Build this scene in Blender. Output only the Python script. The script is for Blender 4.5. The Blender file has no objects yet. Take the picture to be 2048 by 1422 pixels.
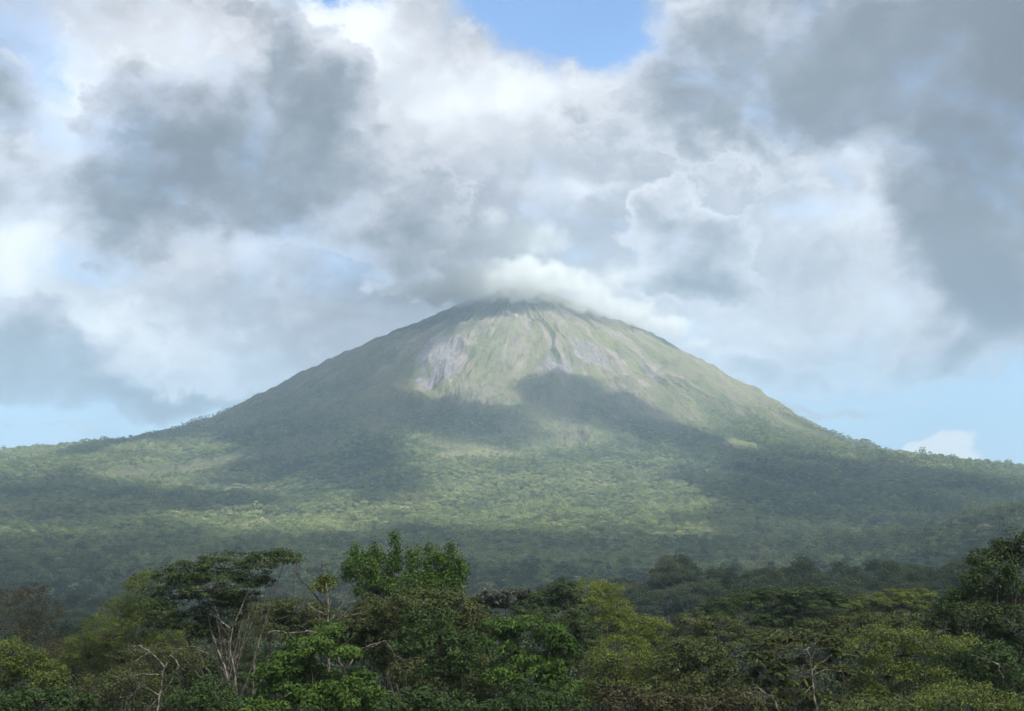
import bpy, math, random
import numpy as np

S = bpy.context.scene
COL = S.collection

# ------------------------------------------------------------------ camera
CAM_Z = 150.0
FPX = 2472.0                      # focal length in pixels of the 2048 px wide photograph
PITCH = math.atan(299.0 / FPX)
cam_d = bpy.data.cameras.new('camera')
cam_d.sensor_width = 36.0
cam_d.lens = 36.0 * FPX / 2048.0
cam_d.clip_start = 0.5
cam_d.clip_end = 200000.0
cam = bpy.data.objects.new('camera', cam_d)
cam.location = (0, 0, CAM_Z)
cam.rotation_euler = (math.pi / 2 + PITCH, 0, 0)
COL.objects.link(cam)
S.camera = cam

S.view_settings.view_transform = 'Standard'
S.view_settings.look = 'None'
S.view_settings.gamma = 1.0
S.view_settings.use_curve_mapping = False
S.view_settings.exposure = 1.3
S.render.engine = 'CYCLES'
S.cycles.use_denoising = True
S.cycles.sample_clamp_indirect = 0.9
S.cycles.max_bounces = 4
S.cycles.diffuse_bounces = 2
S.cycles.glossy_bounces = 1
S.cycles.transmission_bounces = 2
S.cycles.volume_bounces = 2
S.cycles.transparent_max_bounces = 24
S.cycles.use_adaptive_sampling = True
S.cycles.adaptive_threshold = 0.01
S.cycles.caustics_reflective = False
S.cycles.caustics_refractive = False

# ------------------------------------------------------------------ small node language
class G:
    def __init__(s, tree): s.t = tree; s.n = tree.nodes; s.l = tree.links
    def new(s, typ, **kw):
        n = s.n.new(typ)
        for k, v in kw.items(): setattr(n, k, v)
        return n
    def put(s, sock, v):
        if isinstance(v, E): s.l.new(v.o, sock)
        elif hasattr(v, 'is_output'): s.l.new(v, sock)
        else: sock.default_value = v
    def math(s, op, a, b=None, c=None, clamp=False):
        n = s.new('ShaderNodeMath', operation=op); n.use_clamp = clamp
        s.put(n.inputs[0], a)
        if b is not None: s.put(n.inputs[1], b)
        if c is not None: s.put(n.inputs[2], c)
        return E(s, n.outputs[0])
    def vec(s, op, a, b=None, c=None, scale=None):
        n = s.new('ShaderNodeVectorMath', operation=op)
        s.put(n.inputs[0], a)
        if b is not None: s.put(n.inputs[1], b)
        if c is not None: s.put(n.inputs[2], c)
        if scale is not None: s.put(n.inputs['Scale'], scale)
        return E(s, n.outputs['Value'] if op in ('DOT_PRODUCT', 'LENGTH') else n.outputs[0])
    def xyz(s, x, y, z=0.0):
        n = s.new('ShaderNodeCombineXYZ')
        s.put(n.inputs[0], x); s.put(n.inputs[1], y); s.put(n.inputs[2], z)
        return E(s, n.outputs[0])
    def sep(s, v):
        n = s.new('ShaderNodeSeparateXYZ'); s.put(n.inputs[0], v)
        return [E(s, o) for o in n.outputs]
    def noise(s, v, scale, detail=4, rough=0.55, dist=0.0, lac=2.0, color=False, w=None):
        n = s.new('ShaderNodeTexNoise')
        if w is not None: n.noise_dimensions = '4D'; s.put(n.inputs['W'], w)
        s.put(n.inputs['Vector'], v); s.put(n.inputs['Scale'], scale)
        n.inputs['Detail'].default_value = detail; n.inputs['Roughness'].default_value = rough
        n.inputs['Lacunarity'].default_value = lac; n.inputs['Distortion'].default_value = dist
        return E(s, n.outputs['Color' if color else 'Fac'])
    def voro(s, v, scale, detail=0, rough=0.5, smooth=0.6, feature='SMOOTH_F1', out='Distance', dims='3D'):
        n = s.new('ShaderNodeTexVoronoi'); n.feature = feature; n.voronoi_dimensions = dims
        s.put(n.inputs['Vector'], v); s.put(n.inputs['Scale'], scale)
        n.inputs['Detail'].default_value = detail; n.inputs['Roughness'].default_value = rough
        if feature == 'SMOOTH_F1': n.inputs['Smoothness'].default_value = smooth
        return E(s, n.outputs[out])
    def smooth(s, x, a, b, lo=0.0, hi=1.0):
        n = s.new('ShaderNodeMapRange', interpolation_type='SMOOTHSTEP')
        s.put(n.inputs[0], x); s.put(n.inputs[1], a); s.put(n.inputs[2], b)
        s.put(n.inputs[3], lo); s.put(n.inputs[4], hi)
        return E(s, n.outputs[0])
    def mix(s, f, a, b):
        n = s.new('ShaderNodeMix', data_type='RGBA'); n.clamp_factor = True
        s.put(n.inputs[0], f); s.put(n.inputs[6], a); s.put(n.inputs[7], b)
        return E(s, n.outputs[2])
    def ramp(s, x, stops, interp='LINEAR'):
        n = s.new('ShaderNodeValToRGB'); s.put(n.inputs[0], x)
        r = n.color_ramp; r.interpolation = interp
        while len(r.elements) > 1: r.elements.remove(r.elements[-1])
        r.elements[0].position = stops[0][0]; r.elements[0].color = (*stops[0][1], 1)
        for p, c in stops[1:]:
            e = r.elements.new(p); e.color = (*c, 1)
        return E(s, n.outputs[0])
class E:
    def __init__(s, g, o): s.g = g; s.o = o
    def __add__(s, b): return s.g.math('ADD', s, b)
    __radd__ = __add__
    def __mul__(s, b): return s.g.math('MULTIPLY', s, b)
    __rmul__ = __mul__
    def __sub__(s, b): return s.g.math('SUBTRACT', s, b)
    def __rsub__(s, b): return s.g.math('SUBTRACT', b, s)
    def __truediv__(s, b): return s.g.math('DIVIDE', s, b)
    def clamp(s): return s.g.math('ADD', s, 0.0, clamp=True)

def srgb(r, g, b):
    f = lambda c: (c / 255 / 12.92) if c <= 10 else ((c / 255 + 0.055) / 1.055) ** 2.4
    return (f(r), f(g), f(b))

def pix_dir(x, y):                # direction of a feature seen at photo pixel x, y
    X = (x - 1024) / FPX; Y = (711 - y) / FPX
    return (X, math.cos(PITCH) - Y * math.sin(PITCH), math.sin(PITCH) + Y * math.cos(PITCH))
def at(x, y, Y):                  # the point at ground distance Y on that direction
    d = pix_dir(x, y); k = Y / d[1]
    return (d[0] * k, Y, CAM_Z + d[2] * k)

# ------------------------------------------------------------------ sun
SUN_EL = math.radians(48)
SUN_AZ = math.radians(146)        # where the sun stands, clockwise from +Y: behind the camera, to its right
sun_dir = np.array([math.sin(SUN_AZ) * math.cos(SUN_EL), math.cos(SUN_AZ) * math.cos(SUN_EL), math.sin(SUN_EL)])
sd = bpy.data.lights.new('sun', 'SUN')
sd.energy = 5.0; sd.angle = math.radians(0.5); sd.color = (1.0, 0.95, 0.86)
sun = bpy.data.objects.new('sun', sd)
sun.rotation_euler = (math.pi / 2 - SUN_EL, 0, math.pi - SUN_AZ)
sun.location = (0, 0, 3000)
COL.objects.link(sun)

# ------------------------------------------------------------------ sky: physical sky with broken cumulus
W = bpy.data.worlds.new('World'); S.world = W; W.use_nodes = True
W.cycles.sampling_method = 'NONE'
g = G(W.node_tree); g.n.clear()
tc = g.new('ShaderNodeTexCoord')
D = E(g, tc.outputs['Generated'])
dx, dy, dz = g.sep(D)
az = g.math('ARCTAN2', dx, dy)
el = g.math('ARCSINE', dz)
sky = g.new('ShaderNodeTexSky', sky_type='NISHITA')
sky.sun_disc = False; sky.sun_elevation = SUN_EL; sky.sun_rotation = SUN_AZ
sky.air_density = 1.0; sky.dust_density = 0.0; sky.ozone_density = 4.0; sky.altitude = 300
SKY_STRENGTH = 0.1
skyc = E(g, sky.outputs[0])

# domain: a puffier look towards the horizon, plus two octaves of warp
P = g.vec('MULTIPLY', D, (1.0, 1.0, 1.35))
wv = g.noise(P, 5.0, 3, 0.6, color=True)
wv = g.vec('SUBTRACT', wv, (0.5, 0.5, 0.5))
wf = g.noise(P, 26.0, 4, 0.65, color=True)
wf = g.vec('SUBTRACT', wf, (0.5, 0.5, 0.5))
Q = g.vec('MULTIPLY_ADD', wv, (0.06, 0.06, 0.0), g.xyz(az, el, 0.0))
Q = g.vec('MULTIPLY_ADD', wf, (0.045, 0.045, 0.0), Q)

def azel(x, y):
    d = pix_dir(x, y)
    return math.atan2(d[0], d[1]), math.atan2(d[2], math.hypot(d[0], d[1]))
def blobs(lst, start=0.0, vec=None):
    acc = start
    for (x, y, rx, ry, amp) in lst:
        a, e = azel(x, y)
        sx, sy = FPX / rx, FPX / ry
        v = g.vec('MULTIPLY_ADD', Q if vec is None else vec, (sx, sy, 0.0), (-a * sx, -e * sy, 0.0))
        r2 = g.vec('DOT_PRODUCT', v, v)
        acc = g.math('MULTIPLY_ADD', g.math('POWER', 0.4, r2), amp, acc)
    return acc
SKY_STRENGTH = 0.1
puff = g.voro(g.vec('MULTIPLY_ADD', wf, (0.03, 0.03, 0.03), g.vec('MULTIPLY_ADD', wv, (0.1, 0.1, 0.1), g.xyz(az, el * 1.25, 0.0))), 13.0, 2, 0.5, 0.7, dims='2D')
big = g.noise(P, 3.2, 2, 0.5)
mid = g.noise(g.vec('MULTIPLY_ADD', wv, (0.15, 0.15, 0.15), P), 13.0, 8, 0.6)
fin = g.noise(g.vec('MULTIPLY_ADD', wf, (0.03, 0.03, 0.03), P), 34.0, 6, 0.66)

# veil: how much white cloud hides the blue
veil = blobs([
    (1120, 20, 175, 78, -2.2), (1190, 90, 100, 38, -1.0), (660, 5, 130, 22, -0.9), (60, 60, 100, 120, -0.3),
    (105, 150, 40, 80, -0.3), (1960, 870, 520, 95, -2.2), (150, 880, 460, 62, -2.0), (1600, 430, 110, 30, -0.15),
    (190, 540, 110, 30, -0.5), (1845, 922, 80, 26, 5.0), (1885, 902, 44, 26, 4.0), (1640, 815, 260, 12, 0.9), (60, 835, 200, 8, 0.8)], 0.95)
veil_f = veil + (mid - 0.5) * 1.6 + (big - 0.5) * 0.5 + (fin - 0.5) * 0.5
veil_a = g.smooth(veil_f, -0.1, 1.0)
# tone of the cloud field: low is bright thin cloud, high is thick grey cloud
tone = blobs([
    (130, 190, 80, 90, -0.5), (330, 60, 210, 80, -0.22), (640, 60, 120, 70, -0.5), (720, 40, 60, 60, -0.2),
    (860, 200, 200, 150, -0.22), (1090, 205, 190, 55, -0.42), (1010, 300, 120, 60, -0.12),
    (20, 510, 80, 100, -0.55), (245, 635, 80, 60, -0.4), (350, 690, 130, 60, -0.34), (480, 530, 240, 36, -0.18),
    (1190, 385, 100, 20, -0.2), (1700, 430, 160, 40, -0.22), (1760, 250, 45, 60, -0.2),
    (980, 455, 30, 26, -0.35), (1480, 660, 110, 80, -0.2), (1730, 600, 120, 60, -0.2), (1865, 910, 110, 60, -1.2),
    (0, 200, 60, 120, 0.4), (250, 440, 230, 70, 0.12), (750, 520, 230, 70, 0.12), (820, 420, 160, 80, 0.1),
    (1480, 220, 150, 60, 0.15), (1150, 480, 140, 80, 0.1), (1680, 745, 190, 28, 0.2), (860, 600, 200, 50, 0.24), (700, 560, 160, 60, 0.12)], 0.49)
tone = tone + (mid - 0.5) * 0.85 + (puff - 0.4) * 0.3 + (big - 0.5) * 0.2 + (fin - 0.5) * 0.3
# nearer cumulus with firmer outlines
front = blobs([
    (430, 290, 250, 150, 1.15), (640, 200, 90, 110, 0.8), (545, 100, 40, 60, 0.6), (240, 410, 230, 110, 0.7), (580, 430, 140, 90, 0.4),
    (1720, 100, 360, 140, 1.7), (1400, 190, 90, 50, 0.5), (1990, 330, 190, 180, 1.5), (1970, 580, 140, 110, 1.2), (1600, 240, 190, 60, 0.5),
    (1370, 490, 120, 90, 0.9), (1360, 560, 120, 30, 0.3), (80, 700, 150, 75, 1.5), (230, 785, 290, 24, 1.9), (1690, 735, 170, 36, 0.6),
    (780, 470, 140, 70, 0.5), (800, 585, 150, 40, 0.4), (0, 180, 50, 120, 0.6)], -0.42)
front = front + (mid - 0.5) * 1.15 + (puff - 0.4) * 0.6 + (fin - 0.5) * 0.62
fa = g.smooth(front, 0.0, 0.16)
rim = g.smooth(front, -0.22, 0.0) * g.smooth(front, 0.03, 0.26, 1.0, 0.0)
# seen from below a cumulus is lighter at its top and greyer in the middle of its base
under = g.noise(g.vec('ADD', g.vec('MULTIPLY_ADD', wv, (0.15, 0.15, 0.15), P), (0.0, 0.0, 0.012)), 13.0, 3, 0.5)
ft = g.smooth(front, -0.05, 1.2, 0.36, 1.02) + (under - mid) * 0.7 + (mid - 0.5) * 0.45 + (fin - 0.5) * 0.3
ft = ft + blobs([(1360, 420, 110, 70, -0.2), (330, 700, 110, 50, -0.3), (225, 620, 50, 40, -0.3), (1365, 575, 130, 30, 0.2), (230, 770, 260, 30, 0.15), (150, 640, 110, 40, -0.15), (230, 470, 150, 40, 0.12), (1500, 60, 160, 60, -0.15), (1950, 350, 120, 120, 0.12)], 0.0)
tone = g.math('MULTIPLY_ADD', fa * 0.85, ft - tone, tone) - rim * g.smooth(fin * 0.5 + mid * 0.5, 0.42, 0.62, 0.0, 0.2)
cloud = g.ramp(tone, [(0.00, (4.92, 5.04, 5.10)), (0.18, (4.20, 4.38, 4.56)), (0.36, (3.34, 3.45, 3.70)),
                      (0.56, (2.31, 2.44, 2.70)), (0.78, (1.53, 1.69, 1.90)), (1.00, (1.03, 1.16, 1.34))])
low = g.smooth(el, 0.02, 0.30, 0.85, 0.0)
skyc = g.mix(low, skyc, (1.75, 2.85, 4.1, 1))
final = g.mix(veil_a, skyc, cloud)
bg = g.new('ShaderNodeBackground')
g.put(bg.inputs[0], final); bg.inputs[1].default_value = SKY_STRENGTH
wo = g.new('ShaderNodeOutputWorld')
g.l.new(bg.outputs[0], wo.inputs[0])

# ------------------------------------------------------------------ helpers
rng = np.random.default_rng(7)
R = random.Random(11)
_perm = rng.permutation(4096)
_ang = rng.random(4096) * 2 * math.pi
_gx, _gy = np.cos(_ang), np.sin(_ang)
def perlin(x, y):
    xi = np.floor(x).astype(int); yi = np.floor(y).astype(int)
    xf = x - xi; yf = y - yi
    def gr(i, j, a, b):
        h = _perm[(_perm[i & 4095] + j) & 4095]
        return _gx[h] * a + _gy[h] * b
    u = xf * xf * xf * (xf * (xf * 6 - 15) + 10); v = yf * yf * yf * (yf * (yf * 6 - 15) + 10)
    n0 = gr(xi, yi, xf, yf) * (1 - u) + gr(xi + 1, yi, xf - 1, yf) * u
    n1 = gr(xi, yi + 1, xf, yf - 1) * (1 - u) + gr(xi + 1, yi + 1, xf - 1, yf - 1) * u
    return (n0 * (1 - v) + n1 * v) * 1.5
def fbm(x, y, o=4, r=0.5):
    s = 0; a = 1.0
    for k in range(o):
        s = s + a * perlin(x * 2 ** k + 37.3 * k, y * 2 ** k - 11.7 * k); a *= r
    return s
def sstep(x, a, b):
    t = np.clip((x - a) / (b - a), 0, 1); return t * t * (3 - 2 * t)

def mesh_obj(name, verts, faces, mat=None, parent=None, smooth=False, link=True, mats=None):
    """faces: int array (n, k), all of one size"""
    me = bpy.data.meshes.new(name)
    verts = np.asarray(verts, dtype=np.float32); faces = np.asarray(faces, dtype=np.int32)
    n, k = faces.shape
    me.vertices.add(len(verts)); me.vertices.foreach_set('co', verts.ravel())
    me.loops.add(n * k); me.loops.foreach_set('vertex_index', faces.ravel())
    me.polygons.add(n)
    me.polygons.foreach_set('loop_start', np.arange(0, n * k, k, dtype=np.int32))
    me.polygons.foreach_set('loop_total', np.full(n, k, dtype=np.int32))
    me.polygons.foreach_set('use_smooth', np.full(n, smooth))
    me.update(calc_edges=True); me.validate()
    if mat: me.materials.append(mat)
    o = bpy.data.objects.new(name, me)
    if link: COL.objects.link(o)
    if parent: o.parent = parent
    return o
def fattr(me, name, vals, domain='POINT'):
    a = me.attributes.new(name, 'FLOAT', domain); a.data.foreach_set('value', np.asarray(vals, dtype=np.float32).ravel())
def mat(name):
    m = bpy.data.materials.new(name); m.use_nodes = True
    gg = G(m.node_tree); gg.n.clear()
    gg.outn = gg.new('ShaderNodeOutputMaterial')
    return m, gg
def bsdf(gg, color, rough=0.8, normal=None, spec=0.3, transl=0.0):
    b = gg.new('ShaderNodeBsdfPrincipled')
    gg.put(b.inputs['Base Color'], color); gg.put(b.inputs['Roughness'], rough)
    b.inputs['Specular IOR Level'].default_value = spec
    if normal is not None: gg.put(b.inputs['Normal'], normal)
    out = b.outputs[0]
    if transl > 0:
        t = gg.new('ShaderNodeBsdfTranslucent'); gg.put(t.inputs[0], color)
        mx = gg.new('ShaderNodeMixShader'); mx.inputs[0].default_value = transl
        gg.l.new(out, mx.inputs[1]); gg.l.new(t.outputs[0], mx.inputs[2]); out = mx.outputs[0]
    gg.l.new(out, gg.outn.inputs[0])
    return b
def attr(gg, name, typ='GEOMETRY'):
    n = gg.new('ShaderNodeAttribute'); n.attribute_name = name; n.attribute_type = typ
    return E(gg, n.outputs['Fac'])
def tag(o, label=None, cat=None, group=None, kind=None):
    if label: o['label'] = label
    if cat: o['category'] = cat
    if group: o['group'] = group
    if kind: o['kind'] = kind
    return o
def empty(name, loc, rz=0.0):
    o = bpy.data.objects.new(name, None); o.location = loc; o.rotation_euler = (0, 0, rz)
    o.empty_display_size = 1.0; COL.objects.link(o); return o

# ------------------------------------------------------------------ terrain
VX, VY = 37.0, 5700.0
_rr = [0, 60, 160, 250, 380, 507, 690, 860, 1038, 1200, 1407, 1560, 1750, 1960, 2200, 2400, 2800, 3300, 4200, 5600, 9000]
_L = [1150, 1144, 1120, 1076, 1016, 962, 884, 804, 716, 626, 520, 462, 414, 374, 350, 330, 296, 252, 190, 90, 40]
_Rt = [1150, 1144, 1122, 1084, 1024, 962, 868, 768, 662, 562, 432, 370, 318, 286, 262, 250, 218, 172, 130, 60, 40]
_F = [1150, 1142, 1116, 1076, 1022, 965, 882, 785, 680, 585, 470, 398, 325, 262, 200, 158, 96, 44, 6, 0, 0]
_gy_ = [-400, -30, 0, 20, 60, 100, 150, 250, 420, 650, 1000, 1500, 2100, 30000]
_gz_ = [146, 146, 145, 141, 130, 123, 116, 98, 78, 60, 32, 6, 0, 0]
def cone(x, y):
    X, Y = x - VX, y - VY
    r = np.hypot(X, Y); a = np.arctan2(X, -Y)              # 0 towards the camera, + to the right
    wf = np.cos(a) ** 2 * (np.cos(a) > 0); s = 1 - wf
    r2 = r * (1 + 0.035 * perlin(np.cos(a) * 2 + 5, np.sin(a) * 2) )
    side = np.where(X > 0, np.interp(r2, _rr, _Rt), np.interp(r2, _rr, _L))
    return np.interp(r2, _rr, _F) * wf + side * s, r, a
def gully(r, a):
    n = np.zeros_like(r)
    w1 = perlin(a * 3 + 9, r / 500.0) * 0.16 + perlin(a * 9 + 2, r / 170.0) * 0.045
    v1 = 0.6 + 0.9 * perlin(a * 2 + 1, r / 600.0 + 5)
    n += -np.abs(perlin((a + w1 * 1.5) * 6, r / 700.0 + 3)) * 46
    n += -np.abs(perlin((a + w1 * 1.3) * 15, r / 300.0)) * 19 * v1
    n += -np.abs(perlin((a + w1) * 37, r / 170.0 + 8)) * 9 * v1
    xx = r * np.sin(a); yy = r * np.cos(a)
    n += fbm(xx / 75.0, yy / 75.0, 3) * 9
    rim = 14 * fbm(a * 5, r / 90.0, 3) * (1 - sstep(r, 250, 420))
    return n * sstep(r, 120, 420) * (1 - 0.75 * sstep(r, 1250, 2300)) + 12 * sstep(r, 120, 420) + rim
def height(x, y):
    x = np.asarray(x, dtype=float); y = np.asarray(y, dtype=float)
    c, r, a = cone(x, y)
    h = np.maximum(c, 0) + gully(r, a) * sstep(c, 60, 300)
    h += fbm(x / 420.0, y / 420.0, 4) * (9 + 10 * sstep(c, 40, 300) * (1 - sstep(c, 500, 800))) * sstep(y, 900, 2200)
    h += fbm(x / 60.0 + 7, y / 60.0, 3) * 3.5 * sstep(y, 200, 1000)
    g0 = np.interp(y, _gy_, _gz_)
    g0 = g0 + fbm(x / 90.0, y / 90.0, 3) * 5 * sstep(y, 30, 250) * (1 - sstep(y, 800, 1500))
    # the hillside is higher on the right, as are the spurs towards the valley
    g0 = g0 + 22 * sstep(x, 250, 620) * sstep(y, 500, 800) * (1 - sstep(y, 900, 1500))
    h = np.maximum(h, 0) + g0
    # spur on the right, a low ridge in the middle distance, ridges on the left skyline
    h += 112 * np.exp(-((x - 1010) / 330) ** 2 - ((y - 2050) / 420) ** 2)
    h += 28 * np.exp(-(np.maximum(np.abs(x - 160) - 70, 0) / 55) ** 2 - (np.maximum(np.abs(y - 640) - 50, 0) / 60) ** 2)
    h += 30 * np.exp(-((x - 560) / 330) ** 2 - ((y - 1500) / 200) ** 2)
    h += 26 * np.exp(-((x + 2250) / 90) ** 2 - ((y - 5750) / 500) ** 2) + 16 * np.exp(-((x + 2060) / 70) ** 2 - ((y - 5600) / 400) ** 2)
    # meadow hollow walls on the left apron
    h += 16 * np.tanh((y - (3880 + 0.28 * (x + 1100) + 60 * perlin(x / 300.0, 3.0 + 0 * y))) / 25.0) * np.exp(-((x + 1150) / 620) ** 2 - ((y - 3880) / 420) ** 2)
    return h

# cover masks in places of the mountain: x, y on the ground (m), radii, strength
def spot(x, y, cx, cy, rx, ry, rot=0.0):
    c, s = math.cos(rot), math.sin(rot)
    u = ((x - cx) * c + (y - cy) * s) / rx; v = (-(x - cx) * s + (y - cy) * c) / ry
    return np.exp(-(u * u + v * v))
def find(px, py):                 # where the line of sight through a photo pixel meets the terrain
    d = np.array(pix_dir(px, py)); t = np.linspace(900, 7500, 3300)
    X = d[0] * t; Y = d[1] * t; Z = CAM_Z + d[2] * t
    hit = np.nonzero(height(X, Y) > Z)[0]
    if len(hit) == 0:
        k = np.argmin(Z - height(X, Y)); return X[k], Y[k]
    return X[hit[0]], Y[hit[0]]

def covers(x, y, h):
    """rock, scree and forest amounts, 0..1 each"""
    X, Y = x - VX, y - VY
    r = np.hypot(X, Y); a = np.arctan2(X, -Y)
    streak = fbm(a * 14 + perlin(a * 4, r / 500) * 0.6, r / 620.0, 4, 0.6)
    scree = sstep(streak + 0.35 * sstep(h, 700, 1000) - 0.35 * sstep(r, 1000, 1500), 0.18, 0.55)
    for ((cx, cy), rx, ry, rot, k) in FANS:
        scree = np.maximum(scree, k * sstep(spot(x, y, cx, cy, rx, ry, rot) + fbm(x / 120.0, y / 120.0, 3) * 0.25 + fbm(a * 22, r / 300.0, 3) * 0.25, 0.3, 0.7))
    scree = scree * (1 - sstep(r, 1350, 1750))
    rock = np.zeros_like(scree)
    for ((cx, cy), rx, ry, rot, k) in SCARS:
        n = fbm(x / 90.0, y / 90.0, 3) * 0.4 + fbm(a * 30, r / 260.0, 3) * 0.8
        rock = np.maximum(rock, k * sstep(spot(x, y, cx, cy, rx, ry, rot) + n * 0.35, 0.35, 0.6))
    wob = fbm(x / 330.0, y / 330.0, 4)
    forest = sstep(r + wob * 330, 1080, 1900)
    for ((cx, cy), rx, ry, k) in GLADES:
        forest = forest * (1 - k * sstep(spot(x, y, cx, cy, rx, ry) + fbm(x / 90.0, y / 90.0, 3) * 0.3, 0.35, 0.6))
    return rock, scree, forest
SCARS = []; GLADES = []; FANS = []
_c = lambda px, py: find(px, py)
SCARS = [(_c(875, 750), 110, 60, 0, 1.0), (_c(880, 700), 110, 190, 0.1, 0.8), (_c(1110, 735), 85, 110, 0.15, 0.75),
         (_c(1180, 715), 60, 110, 0.3, 0.75), (_c(1300, 735), 22, 70, 0.5, 0.6), (_c(840, 640), 60, 90, 0.0, 0.6)]
FANS = [(_c(930, 800), 150, 150, 0, .9), (_c(1250, 800), 130, 170, .4, .95), (_c(1330, 850), 120, 90, .5, .8), (_c(1040, 700), 45, 260, 0, .6), (_c(1150, 780), 90, 120, .2, .5), (_c(1220, 900), 120, 60, .3, .6)]
GLADES = [(_c(985, 905), 190, 130, 0.75), (_c(1130, 870), 260, 170, 0.6), (_c(1300, 950), 120, 110, 0.5),
          (_c(905, 970), 150, 110, 0.35), (_c(1480, 895), 110, 60, 0.8), (_c(1440, 950), 130, 50, 0.75),
          (_c(420, 980), 190, 80, 0.9), (_c(300, 1000), 150, 28, 0.9), (_c(560, 905), 230, 100, 0.5), (_c(350, 930), 300, 120, 0.5),
          (_c(1340, 1095), 130, 45, 0.7), (_c(640, 1040), 160, 25, 0.5), (_c(745, 942), 50, 16, 0.8)]

mt, gg = mat('mountain_ground')
tcn = gg.new('ShaderNodeTexCoord'); pos = E(gg, tcn.outputs['Object'])
n1 = gg.noise(pos, 0.012, 6, 0.65); n2 = gg.noise(pos, 0.05, 5, 0.7); n3 = gg.noise(pos, 0.0025, 4, 0.6)
rock, scree, forest = attr(gg, 'rock'), attr(gg, 'scree'), attr(gg, 'forest')
grass = gg.mix(gg.smooth(n3, 0.4, 0.62), (0.078, 0.095, 0.045, 1), (0.125, 0.130, 0.060, 1))
px3, py3, pz3 = gg.sep(pos)
ang = gg.math('ARCTAN2', px3 - VX, VY - py3)
rad = gg.math('SQRT', (px3 - VX) * (px3 - VX) + (py3 - VY) * (py3 - VY))
warp = gg.noise(pos, 0.006, 3, 0.6) * 0.5
st = gg.noise(gg.xyz(ang * 26.0 + warp, rad / 330.0, 0.0), 1.0, 7, 0.68)
st2 = gg.noise(gg.xyz(ang * 70.0 + warp * 2.0, rad / 120.0, 4.0), 1.0, 5, 0.7)
grass = gg.mix(gg.smooth(st, 0.44, 0.62), grass, (0.125, 0.112, 0.078, 1))
grass = gg.mix(gg.smooth(n1, 0.46, 0.66) * 0.7, grass, (0.11, 0.10, 0.07, 1))
grass = gg.mix(gg.smooth(st2, 0.58, 0.66) * 0.8, grass, (0.035, 0.042, 0.03, 1))
grass = gg.mix(gg.smooth(n2, 0.54, 0.62) * 0.55, grass, (0.03, 0.042, 0.02, 1))
scr = gg.mix(gg.smooth(n2, 0.35, 0.65), (0.135, 0.12, 0.10, 1), (0.20, 0.175, 0.15, 1))
rk = gg.mix(gg.smooth(n2, 0.35, 0.65), (0.105, 0.10, 0.115, 1), (0.215, 0.20, 0.22, 1))
cl = gg.mix(gg.math('MULTIPLY', scree, gg.smooth(n1, 0.3, 0.6), clamp=True), grass, scr)
cl = gg.mix(rock * gg.smooth(st * 0.6 + n1 * 0.4, 0.36, 0.5), cl, gg.mix(gg.smooth(st2, 0.4, 0.6) * 0.6, rk, (0.09, 0.085, 0.09, 1)))
cl = gg.mix(forest, cl, (0.03, 0.045, 0.02, 1))
bp = gg.new('ShaderNodeBump'); bp.inputs['Strength'].default_value = 1.0; bp.inputs['Distance'].default_value = 7.0
gg.put(bp.inputs['Height'], n2 + n1 + st * 2.0 + st2)
bsdf(gg, cl, 0.95, E(gg, bp.outputs[0]), 0.1)

# the cone, a polar sheet round its summit so the gullies run downhill
na, nr = 1150, 300
aa = np.linspace(-math.pi, math.pi, na, endpoint=False)
rs = np.concatenate([[0.5], np.linspace(0, 1, nr - 1)[1:] ** 1.15 * 3300])
A, RR = np.meshgrid(aa, rs)
# finer towards the camera
A = A - 0.55 * np.sin(A)
vx = VX + np.sin(A) * RR; vy = VY - np.cos(A) * RR
vz = height(vx, vy)
fine = fbm(vx / 26.0, vy / 26.0, 3) * 2.4 * sstep(RR, 60, 300)
rockm, screem, forestm = covers(vx, vy, vz)
vz = vz + fine + rockm * fbm(vx / 14.0, vy / 14.0, 2) * 4
ii, jj = np.meshgrid(np.arange(len(rs) - 1), np.arange(na), indexing='ij')
j2 = (jj + 1) % na
q = np.stack([ii * na + jj, ii * na + j2, (ii + 1) * na + j2, (ii + 1) * na + jj], -1).reshape(-1, 4)
vol = mesh_obj('volcano', np.stack([vx, vy, vz], -1).reshape(-1, 3), q, mt, smooth=True)
for nme, v in (('rock', rockm), ('scree', screem), ('forest', forestm)): fattr(vol.data, nme, v)
tag(vol, 'steep green and grey volcano cone with its summit in cloud, rising behind the forest', kind='structure')

# the ground, one sheet from below the camera out past the mountain
xs = np.concatenate([-np.geomspace(16000, 3600, 24), np.linspace(-3500, 3500, 330), np.geomspace(3600, 16000, 24)])
ys = np.concatenate([[-2000, -1000, -500, -300, -150], np.linspace(-80, 700, 120), np.linspace(710, 9000, 340), np.geomspace(9100, 12000, 8)])
gxm, gym = np.meshgrid(xs, ys)
gz = height(gxm, gym)
inside = 1 - sstep(np.hypot(gxm - VX, gym - VY), 3150, 3260)
gz = gz - 25 * inside
_, _, gf = covers(gxm, gym, gz)
ny_, nx_ = gxm.shape
ii, jj = np.meshgrid(np.arange(ny_ - 1), np.arange(nx_ - 1), indexing='ij')
k = ii * nx_ + jj
mg, gg = mat('forest_floor')
tcn = gg.new('ShaderNodeTexCoord'); pos = E(gg, tcn.outputs['Object'])
n1 = gg.noise(pos, 0.05, 5, 0.65); n2 = gg.noise(pos, 1.2, 4, 0.6)
cl = gg.mix(gg.smooth(n1, 0.35, 0.65), (0.022, 0.03, 0.013, 1), (0.045, 0.05, 0.022, 1))
cl = gg.mix(gg.smooth(n2, 0.4, 0.7) * 0.5, cl, (0.05, 0.04, 0.025, 1))
bsdf(gg, cl, 0.95, None, 0.1)
ground = mesh_obj('ground', np.stack([gxm, gym, gz], -1).reshape(-1, 3), np.stack([k, k + 1, k + nx_ + 1, k + nx_], -1).reshape(-1, 4), mg, smooth=True)
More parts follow.
